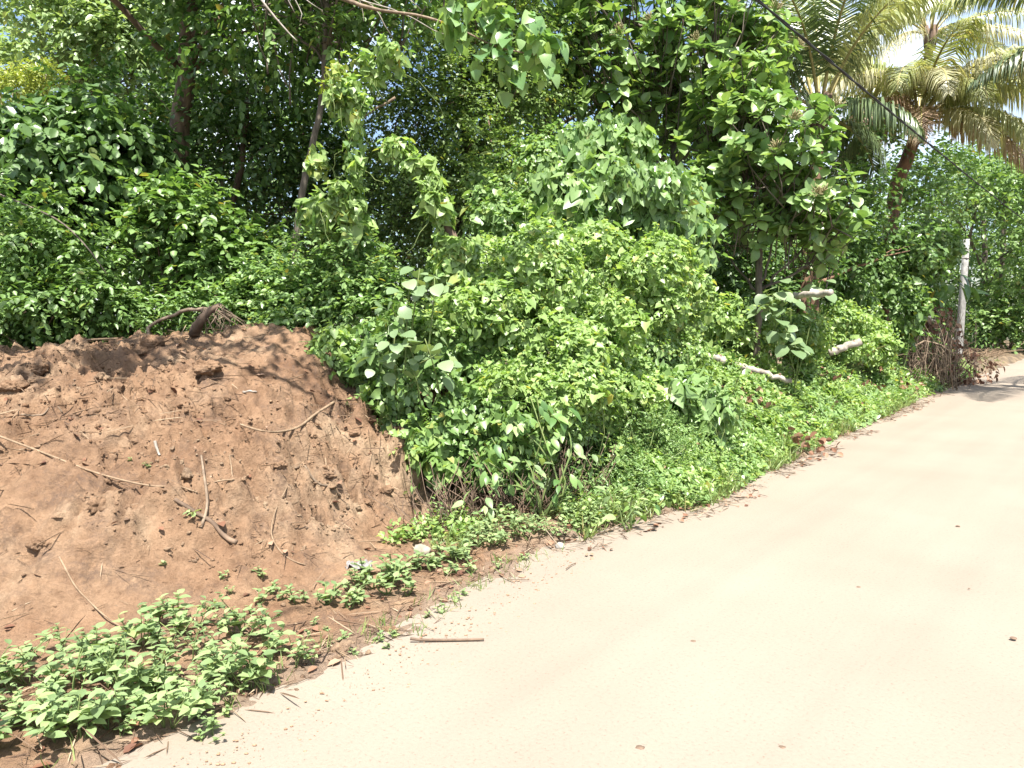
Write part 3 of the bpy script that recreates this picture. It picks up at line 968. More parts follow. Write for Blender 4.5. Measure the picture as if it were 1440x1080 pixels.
def palm(name, label, seed, trunk, r0, r1, fronds, group=None, bark="red_bark", nuts=0):
    rng = np.random.default_rng(seed)
    tp = np.array([P(*t) for t in trunk]); base = tp[0].copy(); base[2] = float(hz(base[:1], base[1:2])[0]) - .05; tp[0] = base
    root = thing(name, label, "palm tree", base, group)
    n = 90
    path = curve(tp, n)
    rr = np.linspace(r0, r1, n) * (1 + .05 * (np.arange(n) % 2)) * (1 + .4 * np.exp(-np.arange(n) / 5))
    tubes("trunk", [(path, rr)], M[bark], root, 12)
    top = path[-1]
    sh = []
    for j in range(14):
        a = j * 2.4
        e = top + np.array([math.cos(a) * .2, math.sin(a) * .2, .55])
        sh.append((np.array([top + [math.cos(a) * r1, math.sin(a) * r1, -.25], top + [math.cos(a) * .16, math.sin(a) * .16, .15], e]), [.05, .07, .03]))
    tubes("leaf_base", sh, M["bark"], root, 5)
    for (az, el, ln, curl, mat, hang) in fronds:
        frond(rng, top + np.array([math.cos(R(az)) * .12, math.sin(R(az)) * .12, .2 + .2 * math.sin(R(el))]), R(az), R(el), ln, curl, mat, root, hang)
    return root

# ================================================================== LARGE STRUCTURE: the wood behind
rng = np.random.default_rng(77)
# far-off wood that closes the view
far_blobs = [(np.array([x, y, z]), np.array([4.5, 3.0, h])) for x, y, z, h in
             [(-24, 34, 5, 6), (-17, 32, 4.5, 6.5), (-10, 34, 5, 7), (-3, 33, 4, 6), (4, 35, 4, 5.4), (10, 37, 4, 5.4), (16, 40, 3.5, 5),
              (22, 42, 3.5, 5.2), (28, 44, 4, 5.5), (35, 46, 4, 6), (42, 46, 4, 6), (-31, 34, 5, 6)]]
arr, c = puffs(rng, far_blobs, 1350, 12, 1.4, .6, 6, .30, .3, fill=.45)
o = leaf_mesh("distant_woods", arr, "far", "forest", None, rng, 200)
tag(o, "mass of green trees closing the view behind the thicket", "woods", kind="stuff")

# trees of the wood, left to right
tree("pale_tree", "tall tree with pale greyish green sunlit leaves in the top left corner", "tree", 11,
     [(110, 440, 15.5), (112, 250, 15.5), (116, 60, 15.5)], .14, .07,
     [B(100, 50, 15, 80, 60, 1.3), B(190, 40, 15, 75, 60, 1.3), B(230, 110, 15.5, 60, 50, 1.2), B(160, -60, 15.5, 120, 60, 1.5), B(20, 110, 16, 60, 40, 1)], 170, 17, .6, .4, 7, .15, "far", "pale")
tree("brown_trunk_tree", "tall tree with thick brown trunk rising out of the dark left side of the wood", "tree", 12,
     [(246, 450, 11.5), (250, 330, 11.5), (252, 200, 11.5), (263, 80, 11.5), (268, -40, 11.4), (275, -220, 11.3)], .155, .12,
     [(np.array([-5.2, 7.4, 7.4]), np.array([1.5, 1.0, .7])), (np.array([-3.0, 7.7, 8.0]), np.array([1.5, 1.0, .7])), (np.array([-7.2, 7.6, 7.2]), np.array([1.5, 1.0, .8])), (np.array([-1.6, 8.4, 7.8]), np.array([1.0, .8, .6])), B(360, 20, 10.6, 120, 95, 1.2), B(330, -180, 10.3, 260, 120, 1.9), B(110, -230, 10.5, 200, 100, 1.8), B(350, 150, 12.3, 90, 110, 1.0), B(180, 170, 12.6, 80, 90, .8)],  # first four crown clumps are out of view, added to shade the left shrubs
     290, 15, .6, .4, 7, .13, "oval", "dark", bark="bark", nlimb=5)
tree("slender_tree", "slender leaning bare-stemmed tree with thin trunk left of the hanging yellowish vine", "tree", 13,
     [(414, 440, 9.3), (416, 340, 9.3), (428, 250, 9.3), (447, 170, 9.3), (456, 90, 9.3), (458, -10, 9.3)], .05, .03,
     [B(430, 40, 9.4, 90, 50, .8), B(560, -20, 9.3, 120, 50, .9), B(480, -90, 9.2, 200, 80, 1.1)], 70, 13, .4, .32, 7, .10, "oval", "forest", bark="grey_bark", nlimb=6)
tree("forked_tree", "thin dark forked tree standing behind the shaded left thicket", "tree", 14,
     [(300, 440, 13), (318, 330, 13), (340, 230, 13), (350, 120, 13)], .07, .04,
     [B(420, 130, 13.4, 90, 120, .8), B(330, 250, 14, 120, 110, .8), B(450, 280, 13.6, 110, 100, .8)], 105, 14, .55, .38, 6, .13, "far", "dark", nlimb=6)
tree("small_leaf_tree", "dense tree of fine small leaves behind the vine-wrapped stump", "tree", 15,
     [(640, 450, 12.4), (645, 330, 12.4), (655, 200, 12.4), (650, 60, 12.4)], .11, .06,
     [B(650, 190, 11.7, 105, 130, 1.0), B(600, 110, 11.9, 95, 90, .9), B(700, 290, 11.4, 100, 100, .8), B(690, 80, 12.2, 90, 80, .9), B(590, 250, 12, 80, 100, .8), B(640, -70, 12, 160, 90, 1.2)],
     270, 20, .48, .32, 8, .085, "far", "fine", nlimb=8, droop=.25)
tree("leafy_background_tree", "dark green leafy tree filling the gap behind the creeper heap", "tree", 16,
     [(760, 450, 17), (765, 300, 17), (775, 150, 17)], .16, .09,
     [B(740, 150, 16, 90, 100, 1.4), B(800, 300, 16, 110, 120, 1.2), B(730, 10, 16.5, 90, 70, 1.3), B(900, 330, 16.5, 120, 120, 1.2), B(960, 180, 17.5, 110, 100, 1.2), B(1010, 60, 18, 130, 70, 1.4)],
     230, 16, .75, .45, 6, .15, "far", "forest", nlimb=8)
tree("shaded_tree", "dark shaded tree with brown trunk behind the round-leaved sapling on the right", "tree", 17,
     [(1128, 440, 15), (1134, 370, 15), (1142, 290, 15), (1150, 200, 15)], .13, .1,
     [B(1090, 350, 16.5, 110, 80, 1.2), B(1190, 320, 16.5, 90, 90, 1.2), B(1010, 370, 17, 80, 90, 1.0), B(1150, 240, 17, 100, 80, 1.0)], 150, 14, .7, .42, 6, .14, "far", "dark", bark="red_bark", nlimb=6)
tree("bright_far_tree", "light green tree below the drooping palm fronds at the right", "tree", 18,
     [(1380, 470, 34), (1385, 390, 34), (1383, 310, 34)], .16, .09,
     [B(1340, 270, 30, 80, 55, 2), B(1295, 225, 30, 60, 40, 2), B(1420, 300, 31, 70, 70, 2), B(1400, 230, 33, 90, 40, 2), B(1450, 380, 33, 60, 60, 2)], 105, 15, 1.1, .6, 6, .24, "far", "forest", bark="grey_bark", nlimb=6)
for k, (px, d) in enumerate([(1375, 37), (1408, 35), (1432, 36), (1397, 40)]):
    r_ = np.random.default_rng(400 + k)
    b = P(px, 480, d); b[2] = 0
    lab = "one of the thin grey tree stems in the shade beyond the concrete pole"
    t = thing("thin_tree", lab, "tree", b, "thin stems beyond the pole")
    top = b + np.array([r_.normal(0, .3), 0, 8.5])
    tubes("trunk", [(curve([b, b * .5 + top * .5 + r_.normal(0, .2, 3), top], 12), np.linspace(.10, .05, 12))], M["grey_bark"], t, 7)
    a_, c_ = puffs(r_, [(top + [0, 0, -.8], np.array([2.0, 1.5, 1.8]))], 22, 12, 1.0, .6, 6, .22, .3)
    leaf_mesh("crown", a_, "far", "dark", t, r_)

# the big-leaved trees on the right of the middle
teak("large_leaf_tree", "bushy tree of very large light green leaves with tan flower heads, centre top", 21,
     [(955, 450, 13.2), (950, 300, 13.2), (948, 180, 13.2), (940, 30, 13.2)], .10, .05,
     [B(880, 50, 13, 110, 80, 1.1), B(1000, 70, 12.6, 110, 90, 1.1), B(800, 30, 13.6, 80, 60, .9), B(930, 160, 13, 110, 60, .8), B(765, 105, 13.2, 75, 55, .8), B(870, 120, 12.8, 90, 55, .8), B(1030, 40, 13.2, 60, 55, .7), B(900, -70, 13, 200, 60, 1.2)], 520, 8, .27, 280, 6)
teak("large_leaf_tree", "lower big-leaved tree with drooping leaves between the creeper heap and the palms", 22,
     [(1066, 440, 11.8), (1070, 330, 11.8), (1078, 230, 11.8), (1070, 140, 11.8)], .06, .035,
     [B(1080, 200, 11.4, 90, 70, .9), B(1140, 280, 11.3, 66, 52, .7), B(1040, 280, 11.8, 75, 80, .8), B(1150, 330, 11.6, 60, 50, .6), B(1045, 125, 11.6, 50, 45, .6), B(1010, 190, 12, 60, 70, .7)], 330, 8, .25, 280, 5)

# the tree whose branch reaches over the mound from the left; its crown throws the broken shade there
rngo = np.random.default_rng(31)
ob = np.array([-8.6, 6.4, 1.0])
ot = thing("overhanging_tree", "overhead tree branch with bare grey twigs and large drooping leaves, top middle", "tree", ob)
tubes("trunk", [(curve([ob, ob + [.2, .1, 3], ob + [1.0, .2, 6.0], ob + [2.0, .1, 7.4]], 18), np.linspace(.22, .12, 18))], M["bark"], ot, 12)
l0 = ob + np.array([1.2, .2, 6.3])
limbA = curve([l0, (-4.5, 7.0, 6.4), P(380, -60, 7.2), P(500, 5, 7), P(590, 22, 6.9), P(640, 38, 6.8), P(700, 66, 6.7), P(770, 80, 6.7)], 26)
tubes("limb", [(limbA, np.r_[np.linspace(.07, .014, 13), np.linspace(.013, .005, 13)])], M["twig"], ot, 6)
limbB = curve([l0, (-5, 5.2, 6.6), (-3, 4.2, 6.3), (-1.2, 4.2, 6.2)], 14)
tubes("limb", [(limbB, np.linspace(.10, .03, 14))], M["bark"], ot, 6)
for k in range(9):
    s = P(370 + 20 * k + rngo.normal(0, 8), -22 + rngo.normal(0, 6), 7.1)
    e = s + np.array([rngo.normal(.35, .35), 0, -rngo.uniform(.05, .42)])
    tubes("bare_twig", [(curve([s, (s + e) / 2 + [0, 0, .06], e], 7, .01, rngo), np.linspace(.008, .003, 7))], M["pale_wood"], ot, 4)
cl = [P(x, y, 6.7) for x, y in [(640, 20), (665, 30), (690, 18), (700, 60), (720, 40), (740, 25), (745, 75), (765, 60), (715, 85), (620, 5), (680, 0), (760, 10)]]
cl = np.array(cl) + rngo.normal(0, .06, (len(cl), 3))
a_ = sprigs(rngo, np.repeat(cl, 3, 0), rngo.normal(0, .6, (36, 3)) + [.1, -.1, -.5], .22, 5, .15, .5, jit=.3)
leaf_objects(a_, ["heart", "heart"], ot)
over = [(np.array([-3.8, 5.0, 6.6]), np.array([1.5, 1.2, .5])), (np.array([-2.0, 5.5, 6.4]), np.array([1.1, .9, .45])), (np.array([-2.8, 4.6, 7.3]), np.array([1.6, 1.2, .5])), (np.array([-5.6, 5.0, 7.0]), np.array([1.5, 1.2, .6]))]
a_, _ = puffs(rngo, over, 44, 8, .45, .35, 6, .13, .4)
leaf_mesh("crown", a_, "oval", "forest", ot, rngo, None)

# palms
palm("coconut_palm", "coconut palm with yellowing drooping fronds and a leaning ringed trunk at the right", 41,
     [(1236, 400, 18), (1256, 290, 18), (1275, 225, 18), (1290, 186, 18)], .17, .13,
     [(178, 62, 3.0, 1.5, "frond", .8), (200, 48, 3.0, 1.9, "frond_yellow", 1.0), (160, 40, 2.9, 1.6, "frond", .9), (212, 28, 2.7, 1.9, "frond_dry", 1.2), (190, 18, 2.8, 1.7, "frond_yellow", 1.1), (232, 50, 2.9, 2.2, "frond", 1.0),
      (186, -5, 2.5, 1.3, "frond_dry", 1.3), (205, 5, 2.5, 1.6, "frond", 1.2), (255, 48, 2.8, 2.3, "frond_yellow", 1.0), (276, 40, 2.7, 2.2, "frond", 1.1), (300, 52, 2.9, 2.1, "frond_yellow", 1.0), (322, 40, 2.9, 1.9, "frond", 1.0), (338, 58, 3.2, 1.7, "frond_yellow", .9),
      (352, 38, 3.2, 1.7, "frond_yellow", 1.0), (8, 22, 3.2, 1.5, "frond_yellow", 1.1), (20, 48, 3.2, 1.5, "frond", .9), (346, 12, 3.0, 1.4, "frond_yellow", 1.2), (60, 66, 3.0, 1.1, "frond", .7), (110, 66, 3.0, 1.2, "frond", .7), (140, 58, 3.0, 1.3, "frond", .8),
      (330, -2, 2.6, 1.3, "frond_dry", 1.3), (312, 14, 2.6, 1.6, "frond", 1.2), (244, 14, 2.4, 1.7, "frond_dry", 1.3), (288, 12, 2.4, 1.8, "frond_yellow", 1.2), (85, 40, 3.0, 1.4, "frond", .8), (266, 68, 2.8, 1.6, "frond", .8)])
palm("coconut_palm", "shaded coconut palm with a dark upright crown behind the big-leaved tree", 42,
     [(1146, 420, 15.5), (1147, 300, 15.5), (1150, 220, 15.5), (1152, 172, 15.5)], .11, .09,
     [(170, 62, 3.4, .9, "frond_dark", .6), (140, 75, 3.6, .7, "frond_dark", .5), (80, 78, 3.6, .6, "frond", .5), (20, 64, 3.6, .9, "frond", .7), (352, 66, 3.0, 1.0, "frond", .8), (190, 40, 3.0, 1.3, "frond_dark", .9),
      (230, 60, 3.0, 1.2, "frond_dark", .7), (300, 62, 3.2, 1.2, "frond", .7), (268, 70, 3.2, 1.1, "frond_dark", .6), (318, 8, 2.0, 1.3, "frond_dark", 1.1), (210, 15, 2.6, 1.3, "frond_dark", 1.0), (20, -12, 1.8, 1.1, "frond_dark", 1.1)])
palm("coconut_palm", "pale far coconut palm showing its fronds over the yellowing one, top right", 43,
     [(1232, 440, 27), (1252, 300, 27), (1275, 225, 27), (1296, 140, 27), (1308, 60, 27)], .16, .13,
     [(170, 50, 4.6, 1.2, "frond", .8), (195, 25, 4.4, 1.4, "frond", .9), (140, 70, 4.6, .9, "frond", .6), (60, 72, 4.6, .9, "frond", .6), (10, 50, 4.8, 1.3, "frond", .8), (345, 25, 4.6, 1.4, "frond", .9),
      (250, 45, 4.2, 1.6, "frond", .9), (290, 50, 4.2, 1.6, "frond_yellow", .9), (325, 5, 4.0, 1.2, "frond_yellow", 1.1), (30, 30, 4.6, 1.3, "frond", 1.0), (100, 55, 4.4, 1.0, "frond", .8), (180, 72, 4.6, .9, "frond", .6), (215, 0, 3.8, 1.3, "frond_yellow", 1.1), (5, 5, 4.2, 1.2, "frond", 1.1)])
palm("coconut_palm", "palm whose dark frond tips reach in at the right edge of the sky", 44,
     [(1640, 520, 14.5), (1645, 300, 14.5), (1650, 60, 14.5)], .18, .13,
     [(172, 34, 3.9, 1.0, "frond_dark", .8), (165, 8, 3.4, .9, "frond_dark", .9), (205, 20, 3.4, 1.1, "frond_dark", .9), (150, 40, 4.6, 1.2, "frond", .8), (230, 35, 4.4, 1.4, "frond", .9), (270, 40, 4.2, 1.5, "frond", .9),
      (310, 40, 4.2, 1.4, "frond", .9), (350, 40, 4.2, 1.4, "frond", .9), (40, 45, 4.4, 1.3, "frond", .8), (90, 50, 4.4, 1.3, "frond", .8), (120, 20, 4.4, 1.2, "frond", .9), (190, -5, 3.2, .9, "frond", 1.0)])

# ================================================================== SHRUBS AND CREEPERS
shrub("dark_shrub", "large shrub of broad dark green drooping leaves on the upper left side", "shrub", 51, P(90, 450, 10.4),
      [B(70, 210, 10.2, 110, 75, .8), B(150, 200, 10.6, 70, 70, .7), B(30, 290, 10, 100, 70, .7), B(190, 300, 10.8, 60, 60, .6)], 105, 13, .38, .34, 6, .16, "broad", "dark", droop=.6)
shrub("vine_laced_shrub", "shrub laced with thin vines under an arching grey stem at the left edge", "shrub", 52, P(40, 480, 8.6),
      [B(30, 340, 8.5, 90, 70, .6), B(60, 430, 8.5, 110, 60, .6), B(-40, 400, 8.4, 90, 110, .6), B(130, 410, 8.9, 60, 60, .5)], 120, 12, .3, .26, 7, .085, "oval", "heart", droop=.5)
shrub("bright_shoot_shrub", "bright green shrub with upright young shoots behind the left part of the mound", "shrub", 53, P(260, 470, 9.4),
      [B(258, 310, 9.3, 60, 45, .45), B(290, 370, 9.4, 75, 45, .5), B(215, 340, 9.5, 50, 40, .4), B(240, 275, 9.3, 24, 20, .2), B(350, 360, 9.5, 60, 40, .4)], 80, 12, .26, .26, 7, .11, "oval", "heart", droop=.3)
shrub("low_green_shrub", "low dark shrub with narrow leaves just behind the crest of the mound", "shrub", 54, P(150, 480, 9.0),
      [B(140, 455, 8.9, 90, 40, .4), B(230, 440, 8.9, 70, 35, .4), B(320, 435, 8.9, 70, 35, .4), B(40, 480, 8.6, 70, 30, .4)], 90, 12, .22, .24, 6, .10, "lance", "heart", droop=.2)
shrub("light_green_shrub", "rounded light green shrub beside the slender tree behind the mound crest", "shrub", 55, P(450, 470, 8.6),
      [B(480, 390, 8.5, 75, 60, .5), B(400, 420, 8.8, 70, 55, .45), B(440, 450, 8.4, 80, 40, .4), B(530, 440, 8.3, 50, 60, .4), B(360, 440, 8.9, 60, 40, .4)], 190, 14, .22, .22, 7, .072, "oval", "creeper_cool", droop=.25)
shrub("yellow_flowering_bush", "bush top covered in bright yellow green blossom near the top left", "shrub", 56, P(30, 440, 13),
      [B(22, 120, 13, 42, 20, .4), B(60, 108, 13, 22, 14, .3)], 40, 14, .2, .14, 5, .055, "oval", "yellow")
for k, (px, py, d, rx, ry) in enumerate([(330, 250, 14.5, 160, 120), (520, 330, 13.5, 120, 120), (120, 330, 14.5, 160, 130), (830, 400, 15, 140, 90), (1060, 380, 14.5, 110, 70)]):
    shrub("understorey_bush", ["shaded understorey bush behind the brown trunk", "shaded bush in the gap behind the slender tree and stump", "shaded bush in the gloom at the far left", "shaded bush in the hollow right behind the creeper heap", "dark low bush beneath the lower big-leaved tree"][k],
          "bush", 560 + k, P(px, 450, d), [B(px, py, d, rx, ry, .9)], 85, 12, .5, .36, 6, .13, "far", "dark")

# hanging vines on the slender tree, and the vine-wrapped stump
creeper("hanging_vine", "column of vine with yellowish leaves hanging beside the slender leaning tree", 61,
        [B(488, 140, 8.3, 30, 46, .2), B(498, 215, 8.2, 14, 60, .12), B(482, 285, 8.2, 26, 40, .16), B(510, 100, 8.4, 40, 22, .2), B(545, 80, 8.3, 22, 20, .15), B(445, 235, 8.5, 12, 34, .1)], 330, 3, .15, .085, "heart", "creeper", "vine", droop=.7, upw=.5, thick=.25, mixin=("heart", "yellow", .8), shoots=.03, whisk=0)
creeper("hanging_vine", "ragged vine strands with broad leaves draped below the hanging column", 62,
        [B(465, 295, 8.3, 30, 24, .16), B(500, 318, 8.3, 26, 12, .14), B(440, 300, 8.4, 16, 12, .12)], 110, 3, .16, .13, "heart", "creeper", "vine", droop=.9, upw=.3)
stump_root = creeper("vine_covered_stump", "tall stump wrapped in leafy vine that leans like an arch left of the creeper heap", 63,
        [B(556, 210, 7.9, 18, 9, .12), B(588, 234, 7.9, 26, 15, .16), B(612, 280, 7.85, 20, 30, .15), B(630, 330, 7.85, 18, 34, .15), B(640, 365, 7.75, 24, 34, .2), B(655, 410, 7.7, 36, 34, .22)], 620, 3, .11, .085, "heart", "creeper", "stump", droop=.7, upw=.6, shoots=.03, whisk=0)
r_ = np.random.default_rng(64)
sb = P(660, 470, 8.1); sb[2] = .4
tubes("trunk", [(curve([sb, P(645, 380, 7.85), P(625, 310, 7.85), P(596, 240, 7.9)], 14), np.linspace(.08, .035, 14))], M["bark"], stump_root, 8)
for a, b_ in [((520, 160), (555, 138)), ((512, 222), (545, 235)), ((505, 165), (525, 150))]:
    pass

# the big creeper heap in the middle
creeper("drooping_leaf_creeper", "creeper with long drooping blue-green leaves over the top of the heap", 71,
        [B(860, 230, 9.9, 75, 45, .5), B(900, 290, 9.7, 90, 55, .6), B(820, 285, 9.8, 60, 60, .5), B(950, 340, 9.6, 48, 55, .45), B(790, 330, 9.4, 60, 50, .5), B(985, 330, 9.6, 10, 10, .12)], 2900, 3, .2, .115, "heart", "creeper_cool", lumps=.3, droop=1.5, upw=.25, thick=.14, shoots=.04, mixin=("heart", "creeper_cool", .9))
creeper("fern_leaf_vine", "feathery light vine between the fine-leaved tree and the drooping creeper", 72,
        [B(740, 260, 10.2, 70, 45, .4), B(790, 215, 10.4, 50, 30, .35), B(700, 310, 9.8, 55, 40, .4)], 900, 4, .18, .085, "oval", "creeper_cool", "vine", lumps=.3)
creeper("light_creeper", "thick bright yellow-green small-leaved creeper draped over the heap in the middle", 73,
        [B(740, 430, 8.3, 120, 95, .9), B(850, 420, 8.8, 110, 90, .8), B(680, 480, 7.7, 90, 85, .7), B(800, 520, 7.7, 120, 100, .8), B(700, 390, 8.5, 90, 55, .6), B(900, 500, 8.7, 90, 75, .7), B(930, 430, 9.2, 60, 60, .5)], 14000, 3, .12, .059, "heart", "creeper", lumps=.36, freq=2.4, thick=.13, nrun=30)
creeper("light_creeper", "lower bright creeper sheet hanging toward the verge in the middle", 74,
        [B(790, 560, 7.1, 90, 60, .5), B(870, 560, 7.7, 70, 60, .5), B(720, 560, 6.9, 70, 50, .4)], 4300, 3, .12, .058, "heart", "creeper", lumps=.35, freq=3, thick=.14)
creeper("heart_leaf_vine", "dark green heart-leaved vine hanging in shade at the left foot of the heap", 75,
        [B(600, 560, 7.1, 75, 70, .5), B(660, 610, 6.75, 70, 60, .45), B(560, 500, 7.4, 55, 55, .45), B(720, 630, 6.6, 60, 50, .4)], 2300, 3, .15, .085, "heart", "heart", "vine", lumps=.3, freq=2.5, droop=.9, upw=.3)  # darker leaf colour also stands in for shade at the heap's foot
creeper("edge_vine", "pale bright vine trailing down the rim between dug earth and heap", 76,
        [B(470, 495, 7.3, 40, 26, .25), B(540, 560, 6.95, 22, 24, .2), B(600, 625, 6.6, 36, 24, .2), B(650, 660, 6.35, 40, 26, .2), B(510, 520, 7.2, 28, 24, .2)], 650, 3, .12, .07, "heart", "creeper", "vine", droop=.6)
shrub("feathery_weed", "clump of feathery fine-leaved weed right of the broad-leaved sapling", "weed", 77, P(900, 690, 7.2),
      [B(900, 615, 7.3, 50, 45, .3), B(950, 630, 7.6, 45, 40, .3), B(880, 660, 7.0, 40, 25, .25)], 80, 16, .13, .12, 8, .035, "lance", "creeper_cool", droop=.1, rstem=.006, bark="green_stem")
creeper("pointed_leaf_vine", "grey-green pointed-leaf vine shading a hollow right of the feathery weed", 78,
        [B(920, 565, 7.9, 60, 36, .35), B(985, 580, 8.2, 40, 40, .35)], 520, 3, .15, .12, "lance", "creeper_cool", "vine", droop=.8)
# low growth towards the road and away to the right
def bank_z(x, y):
    """top of the low creeper that slopes up gently from the road's edge"""
    sd_ = sdist(x, y)
    p = np.c_[x, y, x * 0]
    prof = np.interp(sd_, [0, .25, .8, 2.0, 3.2, 4.6], [.03, .20, .56, 1.30, 1.95, 2.15])
    return prof * (.30 + 1.35 * fbm(p * 1.0, 3, 201)) + (np.abs(fbm(p * 2.7, 3, 205) - .5) * 1.1 - .12) * .42 * sstep(.1, .7, sd_), sd_


def bank_creeper(label, seed, y0, y1, n, k, L, size, mat, mixin, smax=4.4):
    r = np.random.default_rng(seed)
    e_ = np.c_[np.interp(np.linspace(y0, y1, 400), edge[:, 1], edge[:, 0]), np.linspace(y0, y1, 400)]
    i_ = r.integers(0, 400, n * 2)
    q2 = e_[i_] + np.array([-.74, .67]) * (smax * r.random((n * 2, 1)) ** .9) + r.normal(0, .1, (n * 2, 2))
    z, sd_ = bank_z(q2[:, 0], q2[:, 1])
    g_ = hz(q2[:, 0], q2[:, 1])
    h = .05
    nx = (z - bank_z(q2[:, 0] + h, q2[:, 1])[0]) / h; ny = (z - bank_z(q2[:, 0], q2[:, 1] + h)[0]) / h
    nn = unit(np.c_[nx, ny, np.ones(len(q2))])
    q = np.c_[q2, np.maximum(g_, 0) * .35 + z - np.abs(r.normal(0, .10, len(z)))]
    f = fbm(np.c_[q2 * 2.6, q2[:, :1] * 0], 3, seed + 5)
    kp = (sd_ > .03) & (z > .03) & (f > .33 + .12 * r.random(len(z)))
    q, nn = q[kp][:n], nn[kp][:n]
    b = q.mean(0).copy(); b[2] = 0
    root = thing("roadside_creeper", label, "creeper", b, "low creepers along the road")
    sp = fbm(q * 1.2 + 40, 2, seed + 9) + r.normal(0, .05, len(q)) > .55
    leaf_mesh("foliage", drape(r, q[~sp], nn[~sp], k, L, size, 1.0, .3, .5), "oval", mat, root, r)
    leaf_mesh("foliage", drape(r, q[sp], nn[sp], k, L, size * .9, 1.0, .3, .5), "heart", mixin, root, r)
    m = r.random(len(q)) < .16
    a = nn[m] * .4 + np.array([0, 0, .8]) + r.normal(0, .4, (m.sum(), 3))
    leaf_mesh("shoots", sprigs(r, q[m], a, r.uniform(.08, .34, m.sum()), 7, size * .85, .3, jit=.45), "lance", mat, root, r, kind="stuff")
    m = r.random(len(q)) < .05
    leaf_mesh("dead_leaves", drape(r, q[m] - [0, 0, .02], nn[m], 2, .1, size * 1.1, 1, .3, .6), "oval", "dead", root, r, kind="stuff")
    return root


bank_creeper("low bright creeper sloping to the road in front of the heap's right shoulder", 79, 6.5, 9.6, 8500, 3, .12, .066, "creeper", "creeper_cool", 2.6)
bank_creeper("low bright creeper bank on which the pale logs lie", 80, 9.4, 13.4, 10500, 3, .14, .078, "creeper", "creeper_cool")
bank_creeper("far low yellowish creeper tapering along the road edge to the brown brush", 81, 13.2, 21.5, 8500, 3, .17, .092, "creeper", "heart")


creeper("creeper_hummock", "leafy hummocks at the back of the low creeper bank under the big-leaved tree", 85,
        [B(1050, 462, 12.3, 45, 26, .6), B(1110, 468, 12.8, 45, 28, .6), B(1000, 455, 11.3, 34, 34, .5), B(1175, 470, 14.2, 40, 34, .7), B(1215, 480, 15.2, 36, 26, .7)], 3000, 3, .15, .085, "oval", "creeper", lumps=.4, freq=1.8, thick=.16)


def on_bank(px, py, lift=0.0):
    r = ray(px, py); r = r / r[1]
    q = np.array([0, 0, CAM_H]) + np.linspace(6, 24, 900)[:, None] * r
    z = bank_z(q[:, 0], q[:, 1])[0] + np.maximum(hz(q[:, 0], q[:, 1], False), 0) * .35
    i = np.nonzero(q[:, 2] < z + .03)[0]
    o = q[i[0]].copy() if len(i) else P(px, py, 12)
    o[2] += lift
    return o


creeper("vine_covered_mound", "deep green vine tower smothering a stump under the right palm", 82,
        [B(1270, 372, 18, 62, 40, 1.0), B(1220, 400, 17.5, 50, 60, .9), B(1288, 350, 18.5, 40, 35, .9), B(1250, 440, 17, 50, 40, .7), B(1190, 440, 16.5, 40, 40, .7)], 3300, 3, .25, .15, "oval", "heart", lumps=.36, freq=1.2, thick=.14, droop=.8)
shrub("roadside_bush", "green bush beyond the concrete pole at the far bend", "bush", 83, P(1420, 480, 34),
      [B(1400, 430, 32, 40, 36, 1.2), B(1450, 420, 31, 50, 50, 1.2), B(1370, 455, 33, 30, 26, 1), B(1430, 465, 30, 60, 22, 1)], 70, 12, .8, .5, 6, .22, "far", "forest")
# fern frond-like plant beside the big leaved sapling
r_ = np.random.default_rng(84)
fb = P(1190, 470, 14.5); fb[2] = .1
fern = thing("fern", "tall dark fern right of the short log in the thicket", "fern", fb)
for az in (150, 200, 250, 310, 20, 80):
    frond(r_, fb + np.array([0, 0, .2]), R(az), R(70), 1.2, .9, "frond_dark", fern, .2, 30, .22)

# plants with large leaves that show singly
def big_leaf_plant(name, label, cat, seed, base, tops, k, size, proto, stemr=.012, mat="green_stem", rad=.16, up=(0, -.25, .75)):
    r = np.random.default_rng(seed)
    b = np.array(base, float); b[2] = float(hz(b[:1], b[1:2])[0]) - .02
    root = thing(name, label, cat, b)
    for t in tops:
        tubes("stem", stems_to(r, b, [t], stemr, .005), M[mat], root, 5)
    tops = np.array(tops)
    n = len(tops)
    for j in range(k):
        an = r.uniform(0, 6.28, n) + j * 2.4
        u = np.c_[np.cos(an), np.sin(an), r.normal(.1, .3, n)]
        p = tops + u * rad * r.uniform(.3, 1, (n, 1)) + np.array([0, 0, -1]) * (j / k) * rad * 1.2
        d = u * .8 + np.array([0, 0, -.45]) + r.normal(0, .2, (n, 3))
        nn = np.array(up) + u * .3 + r.normal(0, .22, (n, 3))
        leaf_objects((p, d, nn, size * r.uniform(.65, 1.15, n)), proto, root)
    return root


